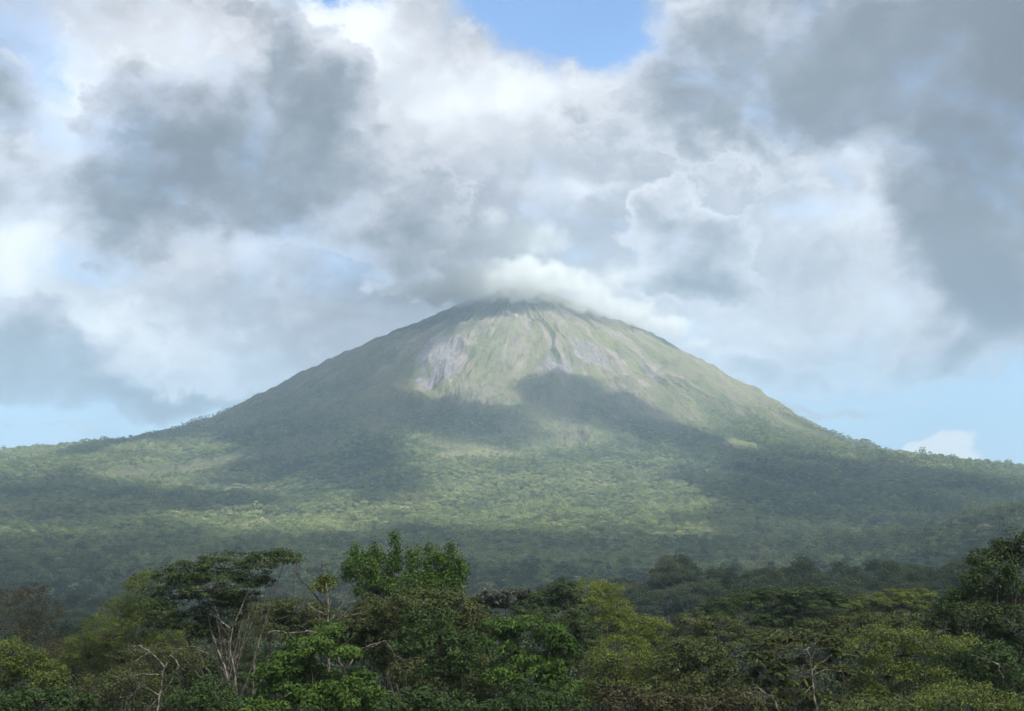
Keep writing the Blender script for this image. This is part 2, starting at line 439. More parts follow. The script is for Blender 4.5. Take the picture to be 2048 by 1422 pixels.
tag(ground, kind='structure')

# ------------------------------------------------------------------ haze
def box_mesh(name, lo, hi):
    v = [(x, y, z) for x in (lo[0], hi[0]) for y in (lo[1], hi[1]) for z in (lo[2], hi[2])]
    f = [(0, 1, 3, 2), (4, 6, 7, 5), (0, 4, 5, 1), (2, 3, 7, 6), (0, 2, 6, 4), (1, 5, 7, 3)]
    return mesh_obj(name, v, f)
hz = box_mesh('haze', (-16500, -2500, float(gz.min()) - 26), (16500, 12300, 1345))
mh, gg = mat('haze_air')
pv = gg.new('ShaderNodeVolumePrincipled')
pv.inputs['Color'].default_value = (0.57, 0.79, 1.0, 1)
pv.inputs['Density'].default_value = 9.6e-5
pv.inputs['Anisotropy'].default_value = 0.1
gg.l.new(pv.outputs[0], gg.outn.inputs['Volume'])
hz.data.materials.append(mh)
tag(hz, 'thin bluish haze filling the valley air', kind='stuff')

# ------------------------------------------------------------------ the broken cloud deck between the sun and the mountain
# (high above the camera, out of the frame; it casts the patchy shade)
ZC = 3300.0
cu = np.arange(-4200, 6200, 38.0); cv = np.arange(-4700, 5500, 38.0)
CU, CV = np.meshgrid(cu, cv)
TX = CU.copy(); TY = CV.copy(); TZ = np.zeros_like(CU)
for _ in range(5):
    k = (ZC - TZ) / sun_dir[2]
    TX = CU - sun_dir[0] * k; TY = CV - sun_dir[1] * k
    TZ = 0.5 * TZ + 0.5 * height(TX, TY)
Yr = np.maximum(TY, 50.0)
cz = TZ - CAM_Z
cp, sp = math.cos(PITCH), math.sin(PITCH)
dep = Yr * cp + cz * sp; up = -Yr * sp + cz * cp
PX = 1024 + FPX * TX / dep; PY = 711 - FPX * up / dep
wob = fbm(CU / 260.0, CV / 260.0, 4)
def pb(lst, base):
    s = np.full_like(CU, base)
    for (x, y, rx, ry, rot, amp) in lst:
        c, sn = math.cos(math.radians(rot)), math.sin(math.radians(rot))
        u = ((PX - x) * c + (PY - y) * sn) / rx; v = (-(PX - x) * sn + (PY - y) * c) / ry
        s += amp * np.exp(-(u * u + v * v) ** 1.5)
    return s
SH = [  # shade (+) on the slopes: centre, radii, tilt, strength
    (760, 670, 150, 90, -30, 1.5), (890, 600, 120, 62, 0, 1.5), (640, 780, 230, 70, -27, 1.3), (380, 860, 250, 28, -16, 1.1),
    (640, 880, 190, 90, -10, 1.3), (740, 960, 150, 60, 10, 1.0), (930, 850, 170, 45, 8, 1.2), (1120, 800, 110, 38, 15, 1.3),
    (1290, 850, 150, 38, 22, 1.3), (1430, 905, 110, 28, 14, 1.1), (1420, 975, 90, 24, 8, 1.0), (1560, 1000, 120, 60, 10, 1.0),
    (1750, 1010, 260, 75, 8, 1.3), (1960, 1020, 200, 60, 5, 1.2), (1480, 1060, 200, 40, 0, 0.9),
    (90, 985, 190, 28, 0, 1.1), (120, 1040, 260, 40, 0, 1.0), (430, 1020, 220, 18, 0, 0.8), (1700, 860, 60, 20, 30, 0.2),
    (1170, 715, 70, 50, 20, 0.25), (1250, 1060, 90, 16, 0, 0.5),
    # sun patches
    (990, 710, 120, 95, 0, -0.9), (880, 740, 60, 40, 0, -0.5), (1350, 730, 160, 70, 35, -0.6), (1100, 960, 260, 70, 5, -0.8), (900, 1060, 500, 28, 0, -0.9),
    (330, 935, 300, 26, -8, -0.7), (1440, 870, 110, 18, 25, -0.5), (1440, 945, 100, 16, 20, -0.5), (700, 800, 70, 16, -25, -0.4),
    (1800, 900, 220, 18, 14, -0.7), (1410, 1095, 90, 14, 5, -0.9)]
msk = pb(SH, -0.12)
near = sstep(-PY, -1085, -1112) if False else sstep(PY + 10 * wob, 1082, 1108)
msk = np.maximum(msk, near * (1.0 - 1.3 * np.exp(-((PX - 1420) / 90) ** 2 - ((PY - 1096) / 12) ** 2)))
msk = np.where(TY < 1500, 1.0, msk)
msk = np.where(dep < 200, 1.0, msk)
far = np.maximum(sstep(np.abs(CU), 0, 1) * 0, 0)
msk = msk + wob * 0.46
# thins out towards the edges of the deck, and is thinner straight above the viewpoint
edge = sstep(CU, -4200, -3700) * (1 - sstep(CU, 5500, 6100)) * sstep(CV, -4700, -4200) * (1 - sstep(CV, 5000, 5400))
thin = 1 - 0.55 * np.exp(-((TX / 420) ** 2 + ((TY - 40) / 330) ** 2) ** 1.5)
thk = sstep(msk, 0.14, 0.95) * 330 * edge * thin * (1 + 0.25 * fbm(CU / 120.0, CV / 120.0, 3))
thk[thk < 6] = 0
act = thk > 0
cell = act[:-1, :-1] | act[1:, :-1] | act[:-1, 1:] | act[1:, 1:]
cell[0, :] = cell[-1, :] = cell[:, 0] = cell[:, -1] = False
# split the deck into separate clouds
lab = np.zeros(cell.shape, dtype=int); nl = 0
for si in range(cell.shape[0]):
    for sj in range(cell.shape[1]):
        if cell[si, sj] and lab[si, sj] == 0:
            nl += 1; st = [(si, sj)]; lab[si, sj] = nl
            while st:
                i, j = st.pop()
                for a_, b_ in ((i + 1, j), (i - 1, j), (i, j + 1), (i, j - 1)):
                    if 0 <= a_ < cell.shape[0] and 0 <= b_ < cell.shape[1] and cell[a_, b_] and lab[a_, b_] == 0:
                        lab[a_, b_] = nl; st.append((a_, b_))
mcl, gg = mat('cloud_water')
pv = gg.new('ShaderNodeVolumePrincipled')
pv.inputs['Color'].default_value = (0.97, 0.98, 1.0, 1); pv.inputs['Density'].default_value = 0.0058
pv.inputs['Anisotropy'].default_value = 0.6
gg.l.new(pv.outputs[0], gg.outn.inputs['Volume'])
top = ZC + thk * 0.7; bot = ZC - thk * 0.3
for c in range(1, nl + 1):
    I, J = np.nonzero(lab == c)
    if len(I) < 90: continue
    W_ = thk.shape[1]
    corner = np.stack([I * W_ + J, I * W_ + J + 1, (I + 1) * W_ + J + 1, (I + 1) * W_ + J], -1)
    ids = np.unique(corner); tk = thk.ravel()[ids]
    mapt = {}; mapb = {}
    mt_ = np.full(thk.size, -1); mb_ = np.full(thk.size, -1)
    mt_[ids] = np.arange(len(ids))
    vt = np.stack([CU.ravel()[ids], CV.ravel()[ids], top.ravel()[ids]], -1)
    pos_ = ids[tk > 0]
    mb_[ids] = mt_[ids]; mb_[pos_] = len(ids) + np.arange(len(pos_))
    vb = np.stack([CU.ravel()[pos_], CV.ravel()[pos_], bot.ravel()[pos_]], -1)
    keep = (tk_ := thk.ravel()[corner].max(1)) > 0
    ft = mt_[corner[keep]]; fb = mb_[corner[keep]][:, ::-1]
    cobj = mesh_obj('cloud', np.concatenate([vt, vb]), np.concatenate([ft, fb]), mcl, smooth=True)
    tag(cobj, 'broken grey cumulus cloud high overhead, part of the deck shading the slopes', kind='structure')

# ------------------------------------------------------------------ cloud cap clinging to the summit
def cloud_volume(name, lobes, density, seed, label, nscale=1 / 95.0, thr=(0.36, 0.74)):
    """one closed lumpy body around the lobes; its density thins out to nothing inside the body's own surface"""
    V = []; F = []; o = 0
    c0 = np.mean([np.array(l[:3]) for l in lobes], 0)
    lo = np.min([np.array(l[:3]) - np.array(l[3:6]) * 1.25 for l in lobes], 0); hi = np.max([np.array(l[:3]) + np.array(l[3:6]) * 1.25 for l in lobes], 0)
    o_ = box_mesh(name, tuple(lo - c0), tuple(hi - c0)); o_.location = c0
    m, gg = mat(name + '_vapour')
    p = E(gg, gg.new('ShaderNodeTexCoord').outputs['Object'])
    wn = gg.vec('SUBTRACT', gg.noise(p, nscale * 1.5, 2, 0.5, color=True), (0.5, 0.5, 0.5))
    pw = gg.vec('MULTIPLY_ADD', wn, (190, 190, 130), p)
    acc = 0.0
    for (x, y, z, a, b, c, k) in lobes:
        l = np.array([x, y, z]) - c0
        v = gg.vec('MULTIPLY', gg.vec('SUBTRACT', pw, tuple(l)), (1 / a, 1 / b, 1 / c))
        r2 = gg.vec('DOT_PRODUCT', v, v)
        acc = gg.math('MULTIPLY_ADD', gg.math('MAXIMUM', 1.0 - r2, 0.0), k, acc)
    nz = gg.noise(gg.vec('MULTIPLY', pw, (1, 1, 1.2)), nscale, 5, 0.66)
    d = gg.math('MULTIPLY', gg.smooth(acc, 0.0, 1.1) * gg.smooth(nz + acc * 0.16, thr[0], thr[1]), density)
    pv = gg.new('ShaderNodeVolumePrincipled'); pv.inputs['Color'].default_value = (0.80, 0.83, 0.83, 1); pv.inputs['Anisotropy'].default_value = 0.0
    gg.put(pv.inputs['Density'], d)
    gg.l.new(pv.outputs[0], gg.outn.inputs['Volume'])
    m.cycles.volume_step_rate = 1.0
    o_.data.materials.append(m)
    tag(o_, label, 'cloud')
    return o_
S.cycles.volume_step_rate = 0.6
S.cycles.volume_max_steps = 128
def cl_(px, py, Y, a, b, c, k=1.0):
    x, y, z = at(px, py, Y); return (x, y, z, a, b, c, k)
cloud_volume('cloud', [cl_(1100, 560, 5270, 200, 200, 105), cl_(1180, 602, 5240, 160, 180, 90), cl_(1260, 628, 5250, 160, 180, 82),
    cl_(1335, 652, 5300, 135, 170, 62), cl_(1400, 688, 5380, 80, 120, 36, .6), cl_(1040, 556, 5190, 200, 190, 96, 2.2), cl_(965, 562, 5190, 220, 190, 92, 2.2), cl_(885, 584, 5240, 190, 180, 66, 1.7), cl_(790, 588, 5380, 160, 160, 56, .8),
    cl_(1000, 480, 5300, 420, 240, 120, .7), cl_(820, 520, 5330, 300, 220, 110, .5), cl_(1230, 560, 5330, 260, 220, 110, .45)],
    0.0105, 3, 'wispy cloud draped over the summit and right shoulder of the volcano')

# ------------------------------------------------------------------ foliage material
def foliage(name, dark, light, transl=0.25, rough=0.6, yellow=None):
    m, gg = mat(name)
    t = attr(gg, 'tint', 'INSTANCER')
    lf = attr(gg, 'shade')
    c = gg.mix(t * 0.75 + lf * 0.45 - 0.1, (*dark, 1), (*light, 1))
    if yellow: c = gg.mix(gg.smooth(t, 0.80, 0.98), c, (*yellow, 1))
    bsdf(gg, c, rough, None, 0.25, transl)
    return m
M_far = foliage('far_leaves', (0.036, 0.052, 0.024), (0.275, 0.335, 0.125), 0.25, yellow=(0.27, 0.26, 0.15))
M_mid = foliage('forest_leaves', (0.020, 0.034, 0.016), (0.090, 0.120, 0.048), 0.2, yellow=(0.13, 0.13, 0.07))  # nearer crowns: darker than far_leaves, valley cloud shade partly put into the colour
M_bark, gg = mat('pale_bark')
pos = E(gg, gg.new('ShaderNodeTexCoord').outputs['Object'])
nb = gg.noise(gg.vec('MULTIPLY', pos, (1, 1, 0.5)), 3.0, 5, 0.7)
bsdf(gg, gg.mix(gg.smooth(nb, 0.44, 0.60), (0.045, 0.04, 0.03, 1), (0.20, 0.185, 0.155, 1)), 0.9)
M_mbark, gg = mat('grey_bark')
nb = gg.noise(E(gg, gg.new('ShaderNodeTexCoord').outputs['Object']), 3.5, 5, 0.7)
bsdf(gg, gg.mix(gg.smooth(nb, 0.4, 0.6), (0.035, 0.031, 0.024, 1), (0.115, 0.105, 0.085, 1)), 0.9)
M_dbark, gg = mat('dark_bark')
bsdf(gg, gg.mix(gg.smooth(gg.noise(E(gg, gg.new('ShaderNodeTexCoord').outputs['Object']), 4.0, 4), 0.4, 0.6), (0.028, 0.024, 0.018, 1), (0.09, 0.08, 0.065, 1)), 0.9)

def leaf_quads(C, N, s, rg, asp=1.0, jit=0.5):
    """quads of size s at C facing about N; returns verts, faces"""
    n = len(C)
    N = N + rg.normal(0, jit, (n, 3)); N /= np.linalg.norm(N, axis=1)[:, None] + 1e-9
    T = np.cross(N, rg.normal(0, 1, (n, 3))); T /= np.linalg.norm(T, axis=1)[:, None] + 1e-9
    B = np.cross(N, T)
    s = np.asarray(s).reshape(-1, 1) * np.ones((n, 1))
    a = T * s * 0.5; b = B * s * 0.5 * asp
    dip = N * s * 0.14
    V = np.stack([C - a, C - b * 0.9 + dip, C + a, C + b * 0.9 + dip], 1).reshape(-1, 3)
    F = np.arange(4 * n).reshape(n, 4)
    return V, F
def tube(pts, rad, k=5):
    """tapered tube through pts (n,3)"""
    pts = np.asarray(pts, float); n = len(pts)
    tan = np.gradient(pts, axis=0); tan /= np.linalg.norm(tan, axis=1)[:, None] + 1e-9
    ref = np.where(np.abs(tan[:, 2:3]) > 0.9, np.array([[1.0, 0, 0]]), np.array([[0, 0, 1.0]]))
    u = np.cross(tan, ref); u /= np.linalg.norm(u, axis=1)[:, None] + 1e-9
    w = np.cross(tan, u)
    th = np.arange(k) * 2 * math.pi / k
    V = pts[:, None] + (u[:, None] * np.cos(th)[None, :, None] + w[:, None] * np.sin(th)[None, :, None]) * np.asarray(rad)[:, None, None]
    V = V.reshape(-1, 3)
    i, j = np.meshgrid(np.arange(n - 1), np.arange(k), indexing='ij'); j2 = (j + 1) % k
    F = np.stack([i * k + j, i * k + j2, (i + 1) * k + j2, (i + 1) * k + j], -1).reshape(-1, 4)
    return V, F
def join(parts):
    V = []; F = []; o = 0
    for v, f in parts:
        V.append(v); F.append(f + o); o += len(v)
    return np.concatenate(V), np.concatenate(F)

def wild_crown(seed, nq, kind, size=1.0):
    """crown of a forest tree, unit width about 1, base at z=0; lobed dome of leaf clumps"""
    rg = np.random.default_rng(seed)
    nl_ = {'dome': 9, 'umbrella': 8, 'tall': 9, 'ragged': 7}[kind]
    fl = {'dome': 0.5, 'umbrella': 0.22, 'tall': 0.95, 'ragged': 0.7}[kind]
    lob = []
    for k in range(nl_):
        a = k * 2.399 + rg.normal(0, .3); r = 0.34 * math.sqrt((k + .4) / nl_) * (1.15 if kind == 'umbrella' else 1)
        lob.append((r * math.cos(a), r * math.sin(a), fl * (0.62 - 1.3 * r * r * 2 + rg.normal(0, .1)) , rg.uniform(.13, .22)))
    C = []; N = []
    for (x, y, z, rd) in lob:
        m = nq // nl_
        d = rg.normal(0, 1, (m, 3)); d[:, 2] = np.abs(d[:, 2]) * 1.1 - 0.25; d /= np.linalg.norm(d, axis=1)[:, None]
        rr = rd * rg.uniform(0.75, 1.08, (m, 1))
        C.append(np.array([x, y, z]) + d * rr * np.array([1, 1, 0.62 if kind != 'tall' else 0.9])); N.append(d * np.array([1, 1, 1.3]))
    C = np.concatenate(C); N = np.concatenate(N)
    V, F = leaf_quads(C, N, rg.uniform(.06, .11, len(C)) * size, rg, 1.0, 0.45)
    return V, F, np.repeat(rg.random(len(C)), 4)

# ------------------------------------------------------------------ the forest
def project(x, y, z):
    dz_ = z - CAM_Z; d = y * cp + dz_ * sp
    return 1024 + FPX * x / d, 711 - FPX * (-y * sp + dz_ * cp) / d, d

# candidate places, jittered rows that widen slowly with distance
def places():
    out = []
    Y = 250.0
    while Y < 7400:
        step = 11.8 + 1.4 * min(Y, 5000) / 5000
        hw = Y * 0.47 + 60
        xs_ = np.arange(-hw, hw, step)
        jx = xs_ + R.uniform(0, step) + rng.uniform(-.48, .48, len(xs_)) * step
        jy = Y + rng.uniform(-.5, .5, len(xs_)) * step
        out.append(np.stack([jx, jy], -1)); Y += step * 0.95
    return np.concatenate(out)
pts = places()
px_, py_ = pts[:, 0], pts[:, 1]
pz_ = height(px_, py_)
# keep what can be seen: the near side and the rims
rr_ = np.hypot(px_ - VX, py_ - VY)
keep = (py_ < VY + 900) | (rr_ > 1500)
rk_, sc_, fo_ = covers(px_, py_, pz_)
clump = fbm(px_ / 55.0, py_ / 55.0, 3)
dens = fo_ + (1 - fo_) * np.clip(0.10 + 0.35 * clump, 0, 1) * sstep(rr_, 900, 1250)
keep &= rng.random(len(px_)) < dens
pts = pts[keep]; px_, py_, pz_, rr_, fo_ = px_[keep], py_[keep], pz_[keep], rr_[keep], fo_[keep]
upx, upy, ud = project(px_, py_, pz_ + 22)
keep = (upx > -90) & (upx < 2140)
pts = pts[keep]; px_, py_, pz_, rr_, fo_, upx, upy, ud = [a[keep] for a in (px_, py_, pz_, rr_, fo_, upx, upy, ud)]
n = len(px_)
ht = fbm(px_ / 160.0, py_ / 160.0, 3)
size = (13.5 + 7 * rng.random(n) ** 2 + 3 * ht) * (0.55 + 0.45 * fo_) * (1 - 0.28 * sstep(-rr_, -1900, -1100))
size = np.clip(size, 4, 24); size = np.where((rng.random(n) < 0.06) & (rr_ > 1700) & (py_ > 900) & (py_ < 5200), size * 1.45, size)
thgt = (size * 0.5 + 2 + 9 * rng.random(n) ** 1.3) * np.clip(fo_ + 0.2, 0.3, 1)
tint = np.clip(0.42 + 0.28 * fbm(px_ / 520.0, py_ / 520.0, 3) + 0.30 * ht + rng.normal(0, 0.21, n) + 0.28 * (1 - fo_), 0, 1)
print('forest trees', n)

KINDS = ['dome', 'umbrella', 'dome', 'tall', 'ragged', 'umbrella', 'dome', 'tall']
far_col = bpy.data.collections.new('forest_crowns')
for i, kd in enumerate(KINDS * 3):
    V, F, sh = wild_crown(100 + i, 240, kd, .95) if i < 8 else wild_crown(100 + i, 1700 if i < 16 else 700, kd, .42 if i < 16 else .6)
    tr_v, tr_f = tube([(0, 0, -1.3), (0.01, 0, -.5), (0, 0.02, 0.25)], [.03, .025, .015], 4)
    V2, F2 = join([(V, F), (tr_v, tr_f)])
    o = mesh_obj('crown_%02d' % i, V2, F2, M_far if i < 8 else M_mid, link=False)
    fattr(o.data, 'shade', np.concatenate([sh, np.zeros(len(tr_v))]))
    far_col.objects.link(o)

def gn_scatter(name, pts3, scale, rotz, idx, tint_, coll):
    me = bpy.data.meshes.new(name)
    me.vertices.add(len(pts3)); me.vertices.foreach_set('co', np.asarray(pts3, np.float32).ravel())
    fattr(me, 'size', scale); fattr(me, 'turn', rotz); fattr(me, 'tint', tint_)
    a = me.attributes.new('kind_index', 'INT', 'POINT'); a.data.foreach_set('value', np.asarray(idx, np.int32))
    o = bpy.data.objects.new(name, me); COL.objects.link(o)
    t = bpy.data.node_groups.new(name + '_nodes', 'GeometryNodeTree')
    t.interface.new_socket('Geometry', in_out='INPUT', socket_type='NodeSocketGeometry')
    t.interface.new_socket('Geometry', in_out='OUTPUT', socket_type='NodeSocketGeometry')
    N = t.nodes; L = t.links
    gi = N.new('NodeGroupInput'); go = N.new('NodeGroupOutput')
    mp = N.new('GeometryNodeMeshToPoints'); ip = N.new('GeometryNodeInstanceOnPoints')
    ci = N.new('GeometryNodeCollectionInfo'); ci.inputs['Collection'].default_value = coll
    ci.inputs['Separate Children'].default_value = True; ci.inputs['Reset Children'].default_value = True
    def na_(nm, ty):
        q_ = N.new('GeometryNodeInputNamedAttribute'); q_.data_type = ty; q_.inputs['Name'].default_value = nm; return q_.outputs['Attribute']
    cx = N.new('ShaderNodeCombineXYZ'); L.new(na_('turn', 'FLOAT'), cx.inputs[2])
    L.new(gi.outputs[0], mp.inputs['Mesh']); L.new(mp.outputs[0], ip.inputs['Points'])
    L.new(ci.outputs[0], ip.inputs['Instance']); ip.inputs['Pick Instance'].default_value = True
    L.new(na_('kind_index', 'INT'), ip.inputs['Instance Index'])
    L.new(cx.outputs[0], ip.inputs['Rotation']); L.new(na_('size', 'FLOAT'), ip.inputs['Scale'])
    L.new(ip.outputs[0], go.inputs[0])
    md = o.modifiers.new('scatter', 'NODES'); md.node_group = t
    return o
idx = rng.integers(0, len(KINDS), n)
turn = rng.random(n) * 6.283
loc = np.stack([px_, py_, pz_ + thgt], -1)

# the 300 trees that show largest stand as trees of their own
skyline_x = [0, 60, 115, 160, 250, 290, 380, 590, 620, 690, 790, 930, 960, 1140, 1200, 1250, 1330, 1370, 1480, 1690, 1860, 1900, 1960, 2048]
skyline_y = [1165, 1160, 1230, 1290, 1210, 1130, 1100, 1105, 1180, 1100, 1070, 1100, 1175, 1165, 1160, 1190, 1250, 1215, 1185, 1170, 1190, 1150, 1080, 1055]
cand = np.nonzero((upx > -10) & (upx < 2058) & (upy < np.interp(upx, skyline_x, skyline_y) + 8) & (py_ < 2600))[0]
cand = cand[np.argsort(-size[cand] / ud[cand])]
vis = cand[:300]
rest = np.ones(n, bool); rest[vis] = False
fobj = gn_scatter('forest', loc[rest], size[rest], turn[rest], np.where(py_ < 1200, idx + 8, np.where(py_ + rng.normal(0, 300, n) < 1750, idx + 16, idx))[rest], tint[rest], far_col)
tag(fobj, 'hazy green rainforest canopy covering the valley floor and the lower slopes of the volcano', kind='stuff')

protos = []
for i, kd in enumerate(KINDS):
    V, F, sh = wild_crown(300 + i, 3200, kd, 0.33)
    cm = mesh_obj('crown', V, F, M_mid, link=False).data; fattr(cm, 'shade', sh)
    rg = np.random.default_rng(500 + i)
    prt = [tube([(0, 0, -1.3), (0.015, 0.01, -.6), (-.01, 0.02, 0.05), (0, 0, .25)], [.032, .026, .022, .01], 5)]
    for k in range(5):
        a = k * 1.3 + rg.random(); z0 = rg.uniform(-.25, 0.05)
        prt.append(tube([(0, 0, z0), (.14 * math.cos(a), .14 * math.sin(a), z0 + .14), (.3 * math.cos(a), .3 * math.sin(a), z0 + .22)], [.014, .01, .005], 4))
    V, F = join(prt)
    tm = mesh_obj('trunk', V, F, M_bark, link=False).data
    protos.append((cm, tm))
desc = {'dome': 'round', 'umbrella': 'flat-topped', 'tall': 'narrow', 'ragged': 'ragged'}
REFS = [(70, 'brown tree'), (190, 'lime feathery tree'), (330, 'left umbrella crown'), (500, 'right umbrella crown'), (640, 'dead sticks'), (820, 'spired tree'), (1000, 'silvery tree'),
        (1120, 'dark conical tree'), (1230, 'yellow-green tree'), (1340, 'brown-green tree'), (1440, 'front olive crown'), (1560, 'wide dark flat crown'), (1680, 'grey-green tree'), (1790, 'pale flat-crowned tree'), (1900, 'right dark slope'), (2030, 'tall right tree')]
ones = ['first', 'second', 'third', 'fourth', 'fifth', 'sixth', 'seventh', 'eighth', 'ninth']
teens = ['tenth', 'eleventh', 'twelfth', 'thirteenth', 'fourteenth', 'fifteenth', 'sixteenth', 'seventeenth', 'eighteenth', 'nineteenth']
ORD = ['topmost'] + ones[1:] + teens
for w, o_ in (('twenty', 'twentieth'), ('thirty', 'thirtieth'), ('forty', 'fortieth'), ('fifty', 'fiftieth'), ('sixty', 'sixtieth'), ('seventy', 'seventieth'), ('eighty', 'eightieth'), ('ninety', 'ninetieth')):
    ORD += [o_] + [w + '-' + q for q in ones]
count = {}
for i in sorted(vis, key=lambda q: upy[q]):
    i = int(i); kd = KINDS[idx[i]]
    t = bpy.data.objects.new('forest_tree', None)
    t.location = (px_[i], py_[i], pz_[i]); COL.objects.link(t)
    ref = min(REFS, key=lambda r_: abs(r_[0] - upx[i]))[1]
    k = count.get(ref, 0); count[ref] = k + 1
    tone_ = 'dark' if tint[i] < .38 else ('mid green' if tint[i] < .62 else 'pale')
    where = f'{ORD[min(k, len(ORD) - 1)]}{" from the top" if k else ""}'
    tag(t, f'{tone_} {desc[kd]} forest tree, {where}, beyond the {ref}', 'tree', 'forest trees in the valley below the foreground trees')
    cm, tm = protos[idx[i]]
    for nm, me in (('crown', cm), ('trunk', tm)):
        c = bpy.data.objects.new(nm, me); COL.objects.link(c); c.parent = t
        c.location = (0, 0, thgt[i]); c.rotation_euler = (0, 0, turn[i]); c.scale = (size[i],) * 3
        c['tint'] = float(tint[i])

# ------------------------------------------------------------------ far houses in the forest
m_roof, gg = mat('pale_metal_roof')
bsdf(gg, gg.mix(gg.noise(E(gg, gg.new('ShaderNodeTexCoord').outputs['Object']), 0.8, 3), (0.50, 0.49, 0.47, 1), (0.66, 0.65, 0.62, 1)), 0.5)
m_wall, gg = mat('cream_wall')
bsdf(gg, gg.mix(gg.noise(E(gg, gg.new('ShaderNodeTexCoord').outputs['Object']), 1.2, 3), (0.42, 0.38, 0.31, 1), (0.55, 0.51, 0.43, 1)), 0.8)
m_win, gg = mat('dark_window'); bsdf(gg, (0.03, 0.035, 0.04, 1), 0.2, None, 0.5)
def house(px, py, w, d, h, rz, label):
    hx, hy = find(px, py); hz_ = float(height(np.array([hx]), np.array([hy]))[0]) + 15
    root = empty('house', (hx, hy, hz_ - 15), rz)
    tag(root, label, 'house')
    b = box_mesh('wall', (-w / 2, -d / 2, 0), (w / 2, d / 2, 15 + h)); b.data.materials.append(m_wall); b.parent = root
    v = [(-w / 2 - 1, -d / 2 - 1, 15 + h + .02), (w / 2 + 1, -d / 2 - 1, 15 + h + .02), (w / 2 + 1, d / 2 + 1, 15 + h + .02), (-w / 2 - 1, d / 2 + 1, 15 + h + .02), (-w / 2 - 1, 0, 15 + h + 3), (w / 2 + 1, 0, 15 + h + 3)]
    me = bpy.data.meshes.new('roof'); me.from_pydata(v, [], [(0, 1, 5, 4), (2, 3, 4, 5), (0, 4, 3), (1, 2, 5), (3, 2, 1, 0)]); me.materials.append(m_roof)
    r = bpy.data.objects.new('roof', me); COL.objects.link(r); r.parent = root
    for k in range(3):
        x = (k - 1) * w / 3
        q_ = box_mesh('window', (x - 1.1, -d / 2 - .12, 16), (x + 1.1, -d / 2 + .05, 17.6)); q_.data.materials.append(m_win); q_.parent = root
house(1811, 1083, 20, 10, 3.2, .1, 'long low house with a pale roof among the trees on the right')
house(1398, 1063, 15, 9, 3.2, -.2, 'small pale-roofed house in the forest right of centre')
house(66, 1057, 10, 7, 3.0, .3, 'tiny pale house alone in the forest near the left edge')

# ------------------------------------------------------------------ foreground trees
def leafmat(name, dark, light, transl=0.3, rough=0.55):
    m, gg = mat(name)
    lf = attr(gg, 'shade')
    c = gg.mix(lf, (*dark, 1), (*light, 1))
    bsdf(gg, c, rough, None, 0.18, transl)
    return m
LM = {
    'dark': leafmat('dark_green_leaves', (0.0152, 0.0290, 0.0097), (0.0690, 0.1035, 0.0304)),
    'olive': leafmat('olive_leaves', (0.0248, 0.0359, 0.0110), (0.1035, 0.1242, 0.0359)),
    'green': leafmat('fresh_green_leaves', (0.0208, 0.0468, 0.0091), (0.0910, 0.1625, 0.0286)),
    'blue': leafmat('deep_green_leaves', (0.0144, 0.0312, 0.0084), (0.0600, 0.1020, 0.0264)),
    'yellow': leafmat('yellow_green_leaves', (0.066, 0.094, 0.014), (0.205, 0.250, 0.045)),
    'lime': leafmat('lime_green_leaves', (0.0425, 0.0650, 0.0125), (0.1438, 0.1812, 0.0375)),
    'brown': leafmat('dry_brown_leaves', (0.0276, 0.0276, 0.0115), (0.0920, 0.0851, 0.0368)),
    'silver': leafmat('silvery_leaves', (0.030, 0.035, 0.022), (0.165, 0.172, 0.135)),
}
